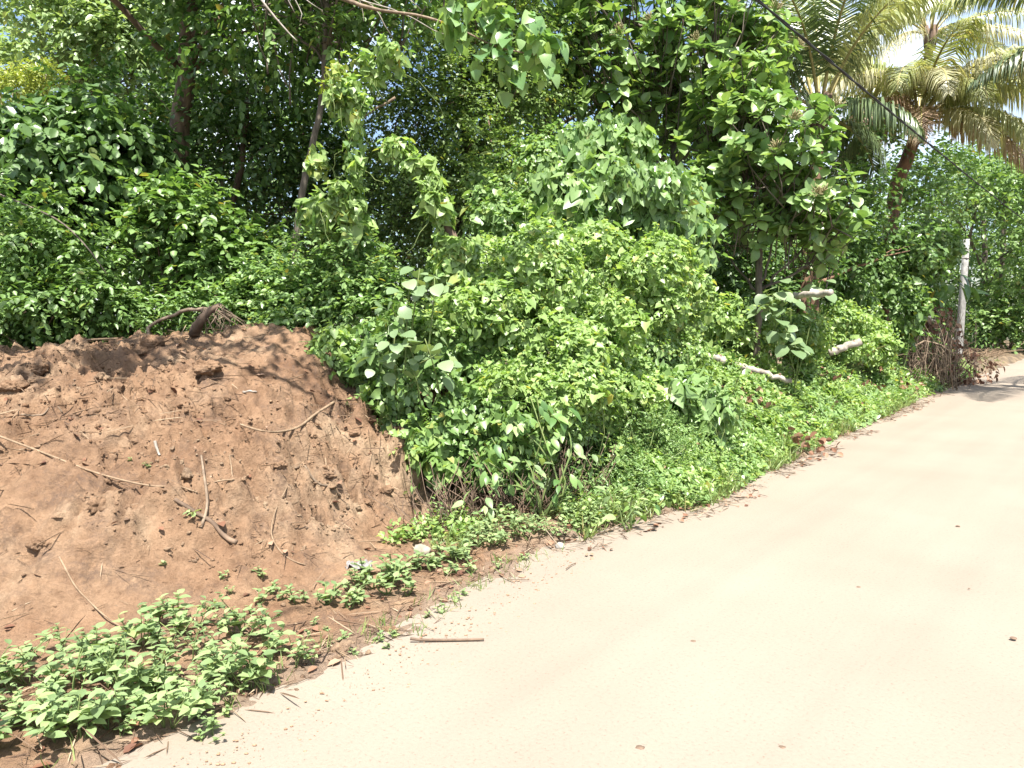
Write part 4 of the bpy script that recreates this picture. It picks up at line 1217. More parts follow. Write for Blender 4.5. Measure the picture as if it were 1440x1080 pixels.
big_leaf_plant("round_leaf_sapling", "sapling with large pale round leaves at the left end of the creeper heap", "sapling", 91, P(575, 560, 7.0),
               [P(590, 378, 6.7), P(548, 430, 6.6), P(556, 466, 6.5), P(597, 474, 6.45), P(575, 500, 6.45), P(532, 492, 6.6), P(612, 392, 6.7), P(616, 500, 6.4), P(575, 400, 6.7)], 8, .135, "round", up=(0, -.45, .8))
big_leaf_plant("round_leaf_sapling", "sapling of round pale leaves standing over the short log at right", "sapling", 92, P(1115, 500, 11.2),
               [P(1095, 402, 11.0), P(1112, 425, 10.9), P(1080, 430, 11.0), P(1100, 455, 10.9), P(1155, 398, 11.2), P(1110, 480, 10.8), P(1085, 412, 11)], 8, .21, "round", up=(0, -.4, .8))
big_leaf_plant("broad_leaf_sapling", "glossy broad-leaved sapling leaning out over the verge at the foot of the heap", "sapling", 93, P(760, 715, 6.1),
               [P(690, 615, 6.1), P(720, 590, 6.2), P(765, 600, 6.2), P(800, 610, 6.3), P(690, 650, 6.0), P(740, 645, 6.0), P(790, 655, 6.1), P(825, 640, 6.4), P(745, 560, 6.3), P(680, 680, 5.95)], 10, .125, ["broad", "weed"], up=(0, -.2, .9))
big_leaf_plant("long_leaf_plant", "plant with a few long glossy leaves poking out of the heap front", "plant", 94, P(770, 640, 6.5),
               [P(755, 555, 6.4), P(780, 575, 6.4)], 6, .16, "broad", up=(0, -.4, .8))
big_leaf_plant("arrow_leaf_plant", "pale spiky-leaved plant at the road edge in front of the feathery weed", "plant", 95, P(890, 715, 6.0),
               [P(880, 700, 5.95), P(905, 705, 5.95), P(868, 712, 5.9)], 7, .12, ["weed", "broad"])
big_leaf_plant("wide_leaf_plant", "plant with wide dark leaves in front of the concrete pole", "plant", 96, P(1325, 470, 19),
               [P(1335, 385, 19), P(1345, 395, 19), P(1325, 395, 19)], 6, .55, "banana", rad=.3)
big_leaf_plant("heart_leaf_plant", "cluster of wide heart leaves on the right shoulder of the heap", "plant", 97, P(920, 480, 8.6),
               [P(930, 360, 8.75), P(910, 385, 8.6), P(935, 390, 8.6), P(880, 420, 8.3)], 5, .19, "heart")

# ================================================================== DEAD BRUSH, LOGS, POLE, CABLE
r_ = np.random.default_rng(101)
db = P(1300, 490, 18.5); db[2] = 0
dead = thing("dead_brush", "brown tangle of dead vines and branches at the foot of the concrete pole", "brush", db)
st = []
for k in range(420):
    x = r_.uniform(1225, 1350); s = P(x, 498 + r_.normal(0, 5), 18 + r_.normal(0, .6)); s[2] = r_.uniform(0, .1)
    hgt = r_.uniform(.2, 1.9) * (1.0 if 1275 < x < 1345 else .5)
    e = s + np.array([r_.normal(0, .35), r_.normal(0, .3), hgt])
    m = (s + e) / 2 + r_.normal(0, .2, 3)
    st.append((curve([s, m, e], 5), np.linspace(.013, .004, 5)))
w = tubes("dry_stems", st, M["twig"], dead, 4); w["kind"] = "stuff"
q, nn = shell(r_, [(db + [.1, 0, 1.0], np.array([.8, .6, 1.0])), (db + [.5, .2, .4], np.array([1.3, .8, .5])), (db + [-.6, 0, .5], np.array([.8, .6, .6]))], 750, .3, 2, 5)
leaf_mesh("dry_leaves", drape(r_, q, nn, 2, .2, .12), "oval", "dead", dead, r_, kind="stuff")
for a, b_, c in [((1205, 500), (1240, 470), (1262, 505)), ((1240, 485), (1256, 450), (1300, 508)), ((1270, 500), (1300, 480), (1350, 500))]:
    tubes("dead_branch", [(curve([P(*a, 17), P(*b_, 17), P(*c, 17)], 9, .02, r_), np.linspace(.03, .012, 9))], M["twig"], dead, 6)
# straw heap right of the brush
sh = []
for k in range(260):
    s = onto(r_.uniform(1330, 1405), r_.uniform(488, 505)); e = s + np.array([r_.normal(0, .5), r_.normal(0, .4), abs(r_.normal(.05, .12))])
    sh.append((np.array([s, (s + e) / 2 + [0, 0, .08], e]), [.009, .009, .004]))
tag(tubes("straw_heap", sh, M["stick"], None, 4), "low heap of cut dry stalks by the road past the pole", "straw", kind="stuff")

pb = P(1349, 476, 24); pb[2] = -.05
pole = thing("utility_pole", "pale concrete utility pole half hidden by vines near the bend", "pole", pb)
V, F = [], []
for z, hw in ((0, .095), (2.4, .085), (4.2, .075)):
    lean = .012 * z
    ch = hw * .75
    V += [(pb[0] + lean + a, pb[1] + b_, z - .05) for a, b_ in ((-hw, -ch), (-ch, -hw), (ch, -hw), (hw, -ch), (hw, ch), (ch, hw), (-ch, hw), (-hw, ch))]
for lv in (0, 8):
    for j in range(8): F.append((lv + j, lv + (j + 1) % 8, lv + 8 + (j + 1) % 8, lv + 8 + j))
V.append((pb[0] + .06, pb[1], 4.16)); tri = np.array([(16 + j, 16 + (j + 1) % 8, 24) for j in range(8)])
obj("pole_shaft", np.array(V), [np.array(F), tri], M["pole"], pole)
tubes("steel_band", [(np.array([[pb[0] + .012 * z, pb[1], z - .02], [pb[0] + .012 * z, pb[1], z + .02]]), .105) for z in (3.55,)], M["grey_stone"], pole, 10)

# overhead cable, two twisted cores along the road
cz = lambda t: 4.15 + 1.6 * ((t - .42) ** 2)
A0, A1 = np.array([-9.0, -7.0]), np.array([30.0, 39.4])
tt = np.linspace(0, 1, 170)
base2 = A0 + (A1 - A0) * tt[:, None]
pc = np.c_[base2, cz(tt) + .02]
off = np.c_[np.cos(tt * 330) * .011, np.zeros(170), np.sin(tt * 330) * .011]
cb = thing("overhead_cable", "black twisted overhead cable slanting across the palms", "cable", pc[85])
tubes("core", [(pc + off * .8, .0085)], M["cable"], cb, 6)
tubes("core", [(pc - off * .8, .0085)], M["cable"], cb, 6)


def log(name, label, pts, r0, r1, mat="pale_wood", wob=.005, sides=10, seed=1):
    r = np.random.default_rng(seed)
    p = curve(pts, 14, wob, r); b = p.mean(0).copy(); b[2] = p[:, 2].min()
    t = thing(name, label, "log", b)
    tubes("wood", [(p, np.linspace(r0, r1, 14) * r.uniform(.88, 1.12, 14))], M[mat], t, sides)
    e = p[10] + np.array([.02, -.03, r0 * .9])
    tubes("knot", [(np.array([p[10], e]), [r0 * .45, r0 * .3])], M["bark"], t, 7)
    return t


def bank_log(label, px, r0, r1, seed, lift=.04, dz=None):
    d_ = np.mean([on_bank(*p)[1] for p in px]) if dz is None else dz
    log("fallen_log", label, [P(*p, d_) + [0, 0, lift] for p in px], r0 * d_ / 8.5, r1 * d_ / 8.5, "pale_wood", .012, 10, seed)


bank_log("short bent bleached log, left of the two pale ones among the creeper", [(975, 513), (988, 506), (1003, 506), (1018, 512)], .045, .040, 1)
bank_log("longer straight bleached log lying in the creeper beside the short bent one", [(1034, 518), (1060, 524), (1085, 532), (1113, 541)], .042, .026, 2)
bank_log("pale cut log sticking up from the bank toward the brown brush", [(1165, 499), (1185, 492), (1212, 484)], .044, .040, 3, dz=13.0)
log("fallen_log", "short grey-brown log end under the round-leaved sapling at right", [P(1085, 421, 11.7), P(1125, 415, 11.1), P(1150, 413, 10.7), P(1169, 411, 10.4)], .05, .044, "pale_wood", .008, 10, 4)

# ================================================================== MOUND DETAILS: sticks, roots, clods, stones
def drawn(name, label, cat, px, r0, r1, mat, lift=.012, n=18, group=None, side=None, seed=3):
    r = np.random.default_rng(seed)
    pts = [onto(x, y, lift) if len(q) == 0 else onto(x, y, q[0]) for (x, y, *q) in px]
    p = curve(pts, n, .001, r)
    p[:, 2] = np.maximum(p[:, 2], hz(p[:, 0], p[:, 1]) + r1 * .6)
    for _ in range(4): p[1:-1] = p[:-2] * .25 + p[1:-1] * .5 + p[2:] * .25
    p = curve(p, n * 2)
    n = n * 2
    o = tubes(name, [(p, np.linspace(r0, r1, n))], M[mat], None, 6)
    tag(o, label, cat, group)
    return o


drawn("dry_vine", "long thin dry vine running down across the left face of the mound", "dry vine", [(-20, 610), (60, 640), (130, 668), (210, 688), (262, 694), (278, 712)], .008, .005, "stick", .02, 26)
drawn("dry_vine", "curved pale dry vine looping over the right part of the mound", "dry vine", [(338, 602), (368, 612), (400, 614), (425, 604), (445, 585), (470, 573)], .008, .012, "stick", .03)
drawn("dry_vine", "thin pale dry vine slanting down to the weeds at the lower left", "dry vine", [(84, 790), (105, 828), (135, 862), (188, 898)], .006, .004, "stick", .02)
drawn("dry_vine", "thin curled vine strand on the lower middle of the mound", "dry vine", [(405, 695), (388, 722), (380, 755), (400, 785), (430, 800)], .005, .004, "stick", .015)
drawn("stick", "straight brown stick half sunk in the mound left of the scarp", "stick", [(415, 662), (440, 680), (478, 705)], .010, .012, "twig", .02)
drawn("stick", "thick broken grey stick lying below the forked one on the mound", "stick", [(246, 712), (275, 730), (305, 752), (333, 770)], .013, .018, "bark", .02)
fb = onto(283, 748, .03)
fk = thing("forked_stick", "pale forked stick standing out of the mound beside a green sprout", "stick", fb)
tubes("shaft", [(curve([fb, onto(292, 722, .06), onto(288, 690, .10), onto(284, 664, .12)], 12), np.linspace(.011, .007, 12))], M["twig"], fk, 7)
tubes("side_twig", [(curve([onto(290, 702, .1), onto(310, 692, .08), onto(330, 684, .05)], 8), np.linspace(.008, .005, 8))], M["stick"], fk, 6)
leaf_objects(sprigs(np.random.default_rng(5), np.repeat(onto(272, 735, .06)[None], 2, 0), np.array([[.3, -.3, .5], [-.4, -.2, .4]]), .05, 3, .06), "weed", fk)
drawn("stick", "short dark stick lying flat on the upper left of the mound", "stick", [(30, 586), (58, 588), (88, 585)], .008, .006, "twig", .015)
drawn("stick", "bleached twig with a curl near the middle of the mound top", "stick", [(342, 556), (352, 553), (361, 558)], .010, .007, "pale_wood", .02)
drawn("stick", "short pale chip of wood on the mound middle", "stick", [(218, 628), (225, 645)], .011, .008, "pale_wood", .02)
drawn("stick", "thin straw-coloured twig upright on the mound face right of the fork", "stick", [(323, 648), (326, 668), (328, 688)], .006, .005, "stick", .04)
rs_ = drawn("stick", "thin dark stick lying on the sandy road edge", "stick", [(577, 907), (600, 909), (640, 909), (681, 908)], .008, .006, "bark", .036)
rb = np.array(rs_.location)
drawn("twig", "short dark twig on the road edge near the grey stone", "twig", [(796, 806), (803, 801), (810, 798)], .004, .003, "bark", .033)

ab = onto(213, 476, .0)
arch = thing("root_branch", "arching dead root branch with ragged bark on the mound crest", "root", ab)
tubes("branch", [(curve([ab, P(208, 462, 7.6), P(235, 445, 7.6), P(265, 436, 7.6), P(292, 434, 7.6), P(312, 428, 7.6)], 16, .006, r_), np.linspace(.016, .02, 16))], M["twig"], arch, 7)
tubes("stump_bark", [(curve([onto(272, 470), P(280, 455, 7.5), P(292, 440, 7.5), P(308, 430, 7.5)], 9), [.05, .06, .055, .045, .05, .04, .035, .03, .02])], M["bark"], arch, 8)
hair = []
for k in range(40):
    s = P(r_.uniform(280, 320), r_.uniform(428, 445), 7.5); e = s + np.array([r_.normal(.05, .15), r_.normal(0, .08), -r_.uniform(.05, .28)])
    hair.append((curve([s, (s + e) / 2 + r_.normal(0, .03, 3), e], 5), np.linspace(.005, .002, 5)))
tubes("root_hair", hair, M["twig"], arch, 4)["kind"] = "stuff"
bs = onto(112, 492)
bt = thing("bent_branch", "bent pale branch propped on the back of the mound at left", "branch", bs)
tubes("branch", [(curve([bs, P(107, 482, 8.0), P(113, 479, 8.0), P(140, 477, 8.0), P(166, 476, 8.0)], 12), np.linspace(.016, .012, 12))], M["stick"], bt, 6)
ast = curve([P(-30, 262, 8.3), P(40, 290, 8.3), P(85, 312, 8.3), P(120, 345, 8.2), P(150, 385, 8.2)], 16)
tag(tubes("arching_stem", [(ast, np.linspace(.014, .006, 16))], M["grey_bark"], None, 6), "arching bare grey stem over the shrub at the left edge", "stem")
b_ = tubes("bare_branch", [(curve([P(512, 165, 8.7), P(528, 153, 8.7), P(542, 146, 8.7), P(556, 137, 8.7)], 9), np.linspace(.012, .016, 9))], M["twig"], None, 6)
tag(b_, "short bare broken branch poking out of the hanging vine", "branch")
b_ = tubes("bare_branch", [(curve([P(360, -10, 8), P(385, 22, 8), P(405, 45, 8), P(418, 58, 8)], 9), np.linspace(.014, .006, 9))], M["pale_wood"], None, 6)
tag(b_, "thin pale bare branch slanting down at the top left of centre", "branch")


def ico(r, sub, seed, squash=(1, 1, .75), rough=.35):
    import bmesh
    bm = bmesh.new(); bmesh.ops.create_icosphere(bm, subdivisions=sub, radius=1)
    v = np.array([x.co[:] for x in bm.verts]); f = np.array([[x.index for x in q.verts] for q in bm.faces]); bm.free()
    k = 1 + (fbm(v * 1.3 + seed * 3.1, 2, seed) - .5) * 2 * rough + (np.abs(fbm(v * 3.3 + seed, 3, seed + 1) - .5) - .12) * rough * 2.2
    return v * k[:, None] * np.array(squash) * r, f


for k, (x, y, r, lab) in enumerate([(52, 520, .085, "round ball of red soil on the crest at the far left"), (205, 496, .10, "dark-edged lump of soil near the crest, left of middle"), (215, 485, .12, "wide soil lump under the arching root"),
                                    (290, 518, .11, "low rounded lump of soil at the middle of the crest"), (395, 655, .05, "small lump above the brown stick"), (545, 690, .06, "broken lump below the scarp"), (516, 708, .055, "small loose lump left of the scarp foot"),
                                    (568, 738, .06, "reddish lump at the foot of the scarp"), (545, 888, .035, "small brown lump beside the road stick"), (18, 545, .10, "large lump at the left edge of the mound top"), (60, 765, .07, "lump on the lower left slope")]):
    v, f = ico(r * .85, 4, k + 40, (1.15, .9, .7), .55)
    c_ = onto(x, y, r * .1)
    tag(obj("soil_clod", v + c_, f, M["dirt"], None), lab, "soil clod", "larger soil clods on the mound")
v, f = ico(.062, 3, 60, (1, .8, .85), .3); tag(obj("stone", v + onto(593, 780, .03), f, M["white_stone"], None, smooth=True), "whitish stone at the foot of the mound by the verge", "stone")
v, f = ico(.035, 3, 61, (1.1, .9, .8), .25); tag(obj("stone", v + onto(787, 771, .015), f, M["grey_stone"], None, smooth=True), "small grey stone at the edge of the road", "stone")
# crumpled wrapper
X, Y = np.meshgrid(np.linspace(-.09, .09, 12), np.linspace(-.045, .045, 7))
c_ = onto(505, 802, .02)
Z = .06 * vnoise(np.c_[X.ravel() * 55, Y.ravel() * 55, X.ravel() * 0], 5)
v = np.c_[X.ravel() + c_[0], Y.ravel() + c_[1], Z + c_[2] - .005]
i = np.arange(6)[:, None] * 12 + np.arange(11)[None]
tag(obj("wrapper", v, np.stack([i, i + 1, i + 13, i + 12], -1).reshape(-1, 4), M["litter"]), "crumpled pale wrapper lying at the foot of the mound", "litter")


# crumbs of soil, stalks and dead leaves strewn about
def strew(n, seed, fn):
    r = np.random.default_rng(seed)
    q = np.c_[r.uniform(PX0 + .2, 2.4, n * 3), r.uniform(2.2, 9, n * 3)]
    z, s = macro(q[:, 0], q[:, 1])
    k = (s > .02) & (r.random(n * 3) < fn(q, z, s))
    q = q[k][:n]
    return r, np.c_[q, hz(q[:, 0], q[:, 1])]


crumb_w = lambda q, z, s: np.where(z > .1, .05 + .95 * sstep(.47, .60, fbm(np.c_[q * 1.3, z * 0], 3, 21) + .12 * sstep(-2.2, -.9, q[:, 0])), .12)
CV, CF, cn_ = [], [], 0
for grade, (cnt, sub, lo, hi, pw) in enumerate([(9500, 1, .004, .013, 1.3), (1500, 2, .010, .020, 1.5), (240, 3, .02, .055, 2.4)]):
    r_, q = strew(cnt, 111 + grade * 7, crumb_w)
    forms = [ico(1, sub, 7 + j + 10 * grade, (1.25, 1, .8), .8) for j in range(6)]
    sz = lo + (hi - lo) * r_.random(len(q)) ** pw
    nf = len(forms[0][0]); FV = np.stack([f[0] for f in forms])[r_.integers(0, 6, len(q))]
    ax_ = unit(r_.normal(0, 1, (len(q), 3))); b2 = unit(np.cross(ax_, r_.normal(0, 1, (len(q), 3)))); b3 = np.cross(ax_, b2)
    V = FV[..., 0:1] * ax_[:, None] + FV[..., 1:2] * b2[:, None] + FV[..., 2:3] * b3[:, None]
    V = V * sz[:, None, None] * np.array([1, 1, .8]) + q[:, None] + np.array([0, 0, 1]) * (sz * .12)[:, None, None]
    CV.append(V.reshape(-1, 3)); CF.append((forms[0][1][None] + (np.arange(len(q)) * nf)[:, None, None]).reshape(-1, 3) + cn_); cn_ += len(CV[-1])
tag(obj("soil_crumbs", np.concatenate(CV), np.concatenate(CF), M["dirt"]), "loose lumps and crumbs of soil strewn over the mound", "soil", kind="stuff")

litter_w = lambda q, z, s: np.clip(.22 + .8 * sstep(.8, .1, s) * sstep(-2.6, -1.6, q[:, 0]) + .9 * sstep(-1.9, -1.2, q[:, 0]) * sstep(.2, .5, z), 0, 1)
T["stalk"] = tmpl([(.016, .2), (.016, .75)], .01, .12)
stalk_w = lambda q, z, s: np.clip(.10 + .5 * sstep(.50, .62, fbm(np.c_[q * 1.6, z * 0], 3, 66)) + 1.0 * sstep(.95, .15, s) * sstep(.3, .1, z) + .9 * sstep(-1.9, -1.2, q[:, 0]) * sstep(.2, .5, z), 0, 1)
r_, q = strew(11000, 112, stalk_w)
n = len(q)
o = leaf_mesh("dry_stalks", (q + [0, 0, .012], np.c_[r_.normal(0, 1, (n, 2)), r_.normal(.05, .22, n)], np.c_[r_.normal(0, .5, (n, 2)), np.ones(n)], .04 + .2 * r_.random(n) ** 2), "stalk", "straw", None, r_)
tag(o, "dry grass stalks and fine twigs littering the mound and verge", "litter", kind="stuff")
r_, q = strew(1300, 113, litter_w)
n = len(q)
o = leaf_mesh("leaf_litter", (q + [0, 0, .008], np.c_[r_.normal(0, 1, (n, 2)), r_.normal(0, .15, n)], np.c_[r_.normal(0, .35, (n, 2)), np.ones(n)], r_.uniform(.025, .085, n)), "oval", "dead", None, r_)
tag(o, "fallen dry leaves on the mound and verge", "leaf litter", kind="stuff")

# dry stems hanging below the heap
r_ = np.random.default_rng(120)
st = []
for k in range(240):
    x = r_.uniform(600, 840); yb = 745 - (x - 640) * .16 + r_.normal(0, 6)
    f_ = onto(x, min(yb, 770)); f_ = f_ + np.array([0, .1, 0])
    t = f_ + np.array([r_.normal(0, .22), r_.uniform(.15, .5), r_.uniform(.12, .6)])
    st.append((curve([t, (t + f_) / 2 + np.array([r_.normal(0, .08), -.12, .05]), f_], 6), np.linspace(.004, .003, 6)))
hs = tubes("dry_stem_fringe", st, M["bark"], None, 3)
tag(hs, "fringe of dry brown stems hanging under the creeper heap", "dry stems", kind="stuff")

# ================================================================== WEEDS OF THE VERGE
def weed_proto(seed, k, size, h, proto, label, group):
    r = np.random.default_rng(seed)
    root = thing("weed_plant", label, "weed", (0, 0, -50), group)
    o = np.array(root.location)
    nb = 3
    for b in range(nb):
        t = np.array([r.normal(0, .5) * h, r.normal(0, .5) * h, h * r.uniform(.7, 1.15)])
        path = curve([np.zeros(3), t * .5 + r.normal(0, .01, 3), t], 6)
        tubes("stem", [(path + o, np.linspace(.0035, .002, 6))], M["green_stem"], root, 4)
        m = k // nb
        P_, D_, N_, S_ = [], [], [], []
        for j in range(m):
            f = (j + 1) / m; p = t * (.35 + .65 * f)
            an = j * 1.57 + (j // 2) * .6 + b
            u = np.array([math.cos(an), math.sin(an), 0])
            P_.append(p + o); D_.append(u * (1 - .25 * f) + np.array([0, 0, .05 + .28 * f]) + r.normal(0, .12, 3)); N_.append(np.array([0, 0, 1.0]) - u * .35 * f + r.normal(0, .15, 3)); S_.append(size * r.uniform(.75, 1.15) * (1 - .3 * f))
        leaf_objects((np.array(P_), np.array(D_), np.array(N_), np.array(S_)), proto, root)
    return root


WL = {"a": "leafy green weed in the patch by the road in the bottom left", "b": "small pale weed seedling scattered on the bare verge", "c": "bushy verge weed along the foot of the creeper heap"}
WG = {"a": "leafy weeds bottom left", "b": "small seedlings on the verge", "c": "weeds along the heap foot"}
protos = {"a": [weed_proto(1, 18, .085, .16, ["weed", "weed_b"], WL["a"], WG["a"]), weed_proto(2, 15, .075, .20, "weed", WL["a"], WG["a"]), weed_proto(3, 18, .07, .13, "weed_b", WL["a"], WG["a"])],
          "b": [weed_proto(4, 9, .045, .05, "weed_b", WL["b"], WG["b"]), weed_proto(5, 12, .045, .07, "weed_b", WL["b"], WG["b"])],
          "c": [weed_proto(6, 15, .07, .15, ["weed_b", "weed"], WL["c"], WG["c"]), weed_proto(7, 18, .06, .18, "weed", WL["c"], WG["c"])]}
r_ = np.random.default_rng(130)
spots = []
while len(spots) < 95:                                   # bottom left patch
    x, y = r_.uniform(-60, 450), r_.uniform(880, 1075)
    e = (x / 250.0)
    top = np.interp(x, [-60, 0, 150, 250, 320, 450], [945, 935, 915, 885, 880, 920]); bot = np.interp(x, [-60, 60, 200, 330, 450], [1075, 1050, 1040, 1010, 945])
    if top < y < bot and float(vnoise(np.array([[x / 62., y / 38., 0.]]), 12)[0]) > .44: spots.append(("a", x, y, r_.uniform(.5, 1.25)))
spots += [("a", 235, 868, 1.0), ("a", 250, 878, 1.1), ("a", 262, 890, .9), ("a", 225, 885, .9), ("a", 120, 910, .9), ("a", 55, 925, .8), ("a", 90, 920, .6), ("a", 380, 935, 1.1), ("a", 375, 900, .9), ("a", 300, 1040, .6), ("a", 285, 1050, .5)]
for x, y, s in [(232, 798, .8), (312, 815, .7), (325, 835, .7), (370, 815, 1.1), (380, 835, 1.3), (365, 850, 1.3), (395, 845, 1.2), (415, 850, 1.2), (430, 848, 1.0), (375, 875, 1.2), (355, 865, 1.0), (440, 880, .8), (300, 860, 1.0), (480, 905, .9), (530, 905, 1.0), (555, 900, .9), (545, 915, .8),
                (460, 890, .6), (500, 925, .8), (490, 830, 1.2), (505, 830, 1.2), (530, 825, 1.2), (550, 820, 1.2), (570, 815, 1.3), (590, 805, 1.3), (612, 800, 1.3), (640, 808, 1.3), (650, 780, 1.2), (620, 790, 1.2), (600, 870, .8), (640, 850, .9), (655, 840, .9), (620, 865, .8), (690, 770, 1.2), (710, 760, 1.4), (735, 790, .8), (700, 800, .8), (185, 890, .8), (210, 660, .7), (183, 650, .6), (105, 775, .6)]:
    spots.append(("b", x, y, s))
for k in range(26):
    spots.append(("a", r_.uniform(-30, 110), r_.uniform(955, 1050), r_.uniform(.6, 1.15)))
for k in range(34):
    x = r_.uniform(455, 665); spots.append(("b", x, np.interp(x, [455, 560, 665], [850, 820, 785]) + r_.normal(0, 12), r_.uniform(1.1, 2.0)))
for k in range(60):
    t = r_.random(); x = 655 + t * 300; y = np.interp(x, [655, 720, 800, 870, 955], [768, 750, 742, 718, 705]) + r_.uniform(-16, 16)
    spots.append(("c", x, y, r_.uniform(.6, 1.15)))
used = set()
for kind, x, y, s in spots:
    i = int(r_.integers(len(protos[kind])))
    root = protos[kind][i]
    if (kind, i) in used: root = copy_tree(root)
    used.add((kind, i))
    p = onto(x, y)
    if kind == "a":
        zone = "at its left end" if x < 110 else ("in its middle" if x < 250 else "at its right end by the road")
        root["label"] = ["broad leafy weed", "taller leafy weed", "low small-leaved weed"][i] + " in the bottom left patch, " + zone
    elif kind == "b":
        root["label"] = ["tiny", "small bushy"][i] + " pale seedling on the bare verge " + ("left of the road stick" if x < 575 else "between white stone and road") if y > 770 else "tiny green sprout alone on the bare face of the mound"
    else:
        root["label"] = ["broad-leaved", "bushy"][i] + " weed at the foot of the heap, " + ("near the white stone" if x < 760 else ("mid verge" if x < 860 else "by the feathery weed"))
    root.location = tuple(p); root.rotation_euler = (0, 0, float(r_.uniform(0, 6.28))); root.scale = (s, s, s)

# verge cover: small leaves and grass along the whole left edge of the road and on the far verge
r_ = np.random.default_rng(140)
def verge_points(n, s0, s1, y0, y1, seed):
    r = np.random.default_rng(seed)
    k = r.integers(0, len(edge) - 1, n * 6); t = r.random((n * 6, 1))
    e = edge[k] * (1 - t) + edge[k + 1] * t
    s = r.uniform(s0, s1, (n * 6, 1)); s = np.where(s < -1, s + ROAD_W - road_w(e[:, 1:2]), s); q = e - rt[k] * s
    m = (q[:, 1] > y0) & (q[:, 1] < y1)
    patch = fbm(np.c_[q * 1.4, q[:, :1] * 0], 2, 50)
    m &= patch > .40
    q = q[m][:n]
    return r, np.c_[q, np.maximum(hz(q[:, 0], q[:, 1]), 0)]


r_, q = verge_points(3900, .08, 1.3, 5.6, 22, 141)
n = len(q)
a_ = sprigs(r_, q + [0, 0, .01], np.c_[r_.normal(0, .6, (n, 2)), np.ones(n)], r_.uniform(.06, .2, n), 6, .055, .1, jit=.3)
tag(leaf_mesh("ground_cover", a_, "oval", "creeper", None, r_), "low leafy ground cover between the heap and the road", "ground cover", kind="stuff")


def grass(name, label, q, r, h, per=6):
    n = len(q)
    qq = np.repeat(q, per, 0) + np.c_[r.normal(0, .02, (n * per, 2)), np.zeros(n * per)]
    d = np.c_[r.normal(0, .5, (n * per, 2)), np.ones(n * per)]
    nn = np.c_[r.normal(0, 1, (n * per, 2)), np.full(n * per, .2)]
    tm = np.array([(-.035, 0, 0), (.035, 0, 0), (.03, .5, -.06), (-.03, .5, -.06), (.004, 1, -.3), (-.004, 1, -.3)])
    X, Y, N = basis(d, nn); s = h * r.uniform(.5, 1.2, n * per)
    V = qq[:, None] + s[:, None, None] * (tm[None, :, 0, None] * X[:, None] + tm[None, :, 1, None] * Y[:, None] + tm[None, :, 2, None] * N[:, None])
    F = (np.array([[0, 1, 2, 3], [3, 2, 4, 5]])[None] + (np.arange(n * per) * 6)[:, None, None]).reshape(-1, 4)
    o = obj(name, V.reshape(-1, 3), F, M["grass"], None, {"rnd": np.repeat(r.random(n * per), 6)})
    tag(o, label, "grass", kind="stuff")


r_, q = verge_points(1500, .25, 1.2, 6.0, 24, 145)
n = len(q)
a_ = sprigs(r_, q + [0, 0, .01], np.c_[r_.normal(0, .35, (n, 2)), np.ones(n)], r_.uniform(.15, .45, n), 9, .06, .15, jit=.35)
tag(leaf_mesh("ground_cover", a_, "lance", "creeper_cool", None, r_), "taller leafy stems among the low cover along the road edge", "ground cover", kind="stuff")
r_, q = verge_points(1500, .05, .9, 5.4, 26, 142)
grass("grass", "short grass along the left edge of the road", q, r_, .13)
r_, q = verge_points(160, .02, .35, 2.6, 5.6, 143)
grass("grass", "sparse grass blades at the near road edge", q, r_, .08, 4)
r_, q = verge_points(170, -ROAD_W - .5, -ROAD_W - .0, 5.5, 9.5, 149)
grass("grass", "grass tufts at the very right edge of the road", q, r_, .14)
r_, q = verge_points(900, -ROAD_W - 1.6, -ROAD_W - .02, 5.0, 26, 144)
grass("grass", "grass tufts on the verge across the road", q, r_, .16)
q = q[:500]; n = len(q)
a_ = sprigs(r_, q + [0, 0, .01], np.c_[r_.normal(0, .6, (n, 2)), np.ones(n)], .12, 5, .05, .1)
tag(leaf_mesh("ground_cover", a_, "oval", "forest", None, r_), "small weeds on the verge across the road", "ground cover", kind="stuff")
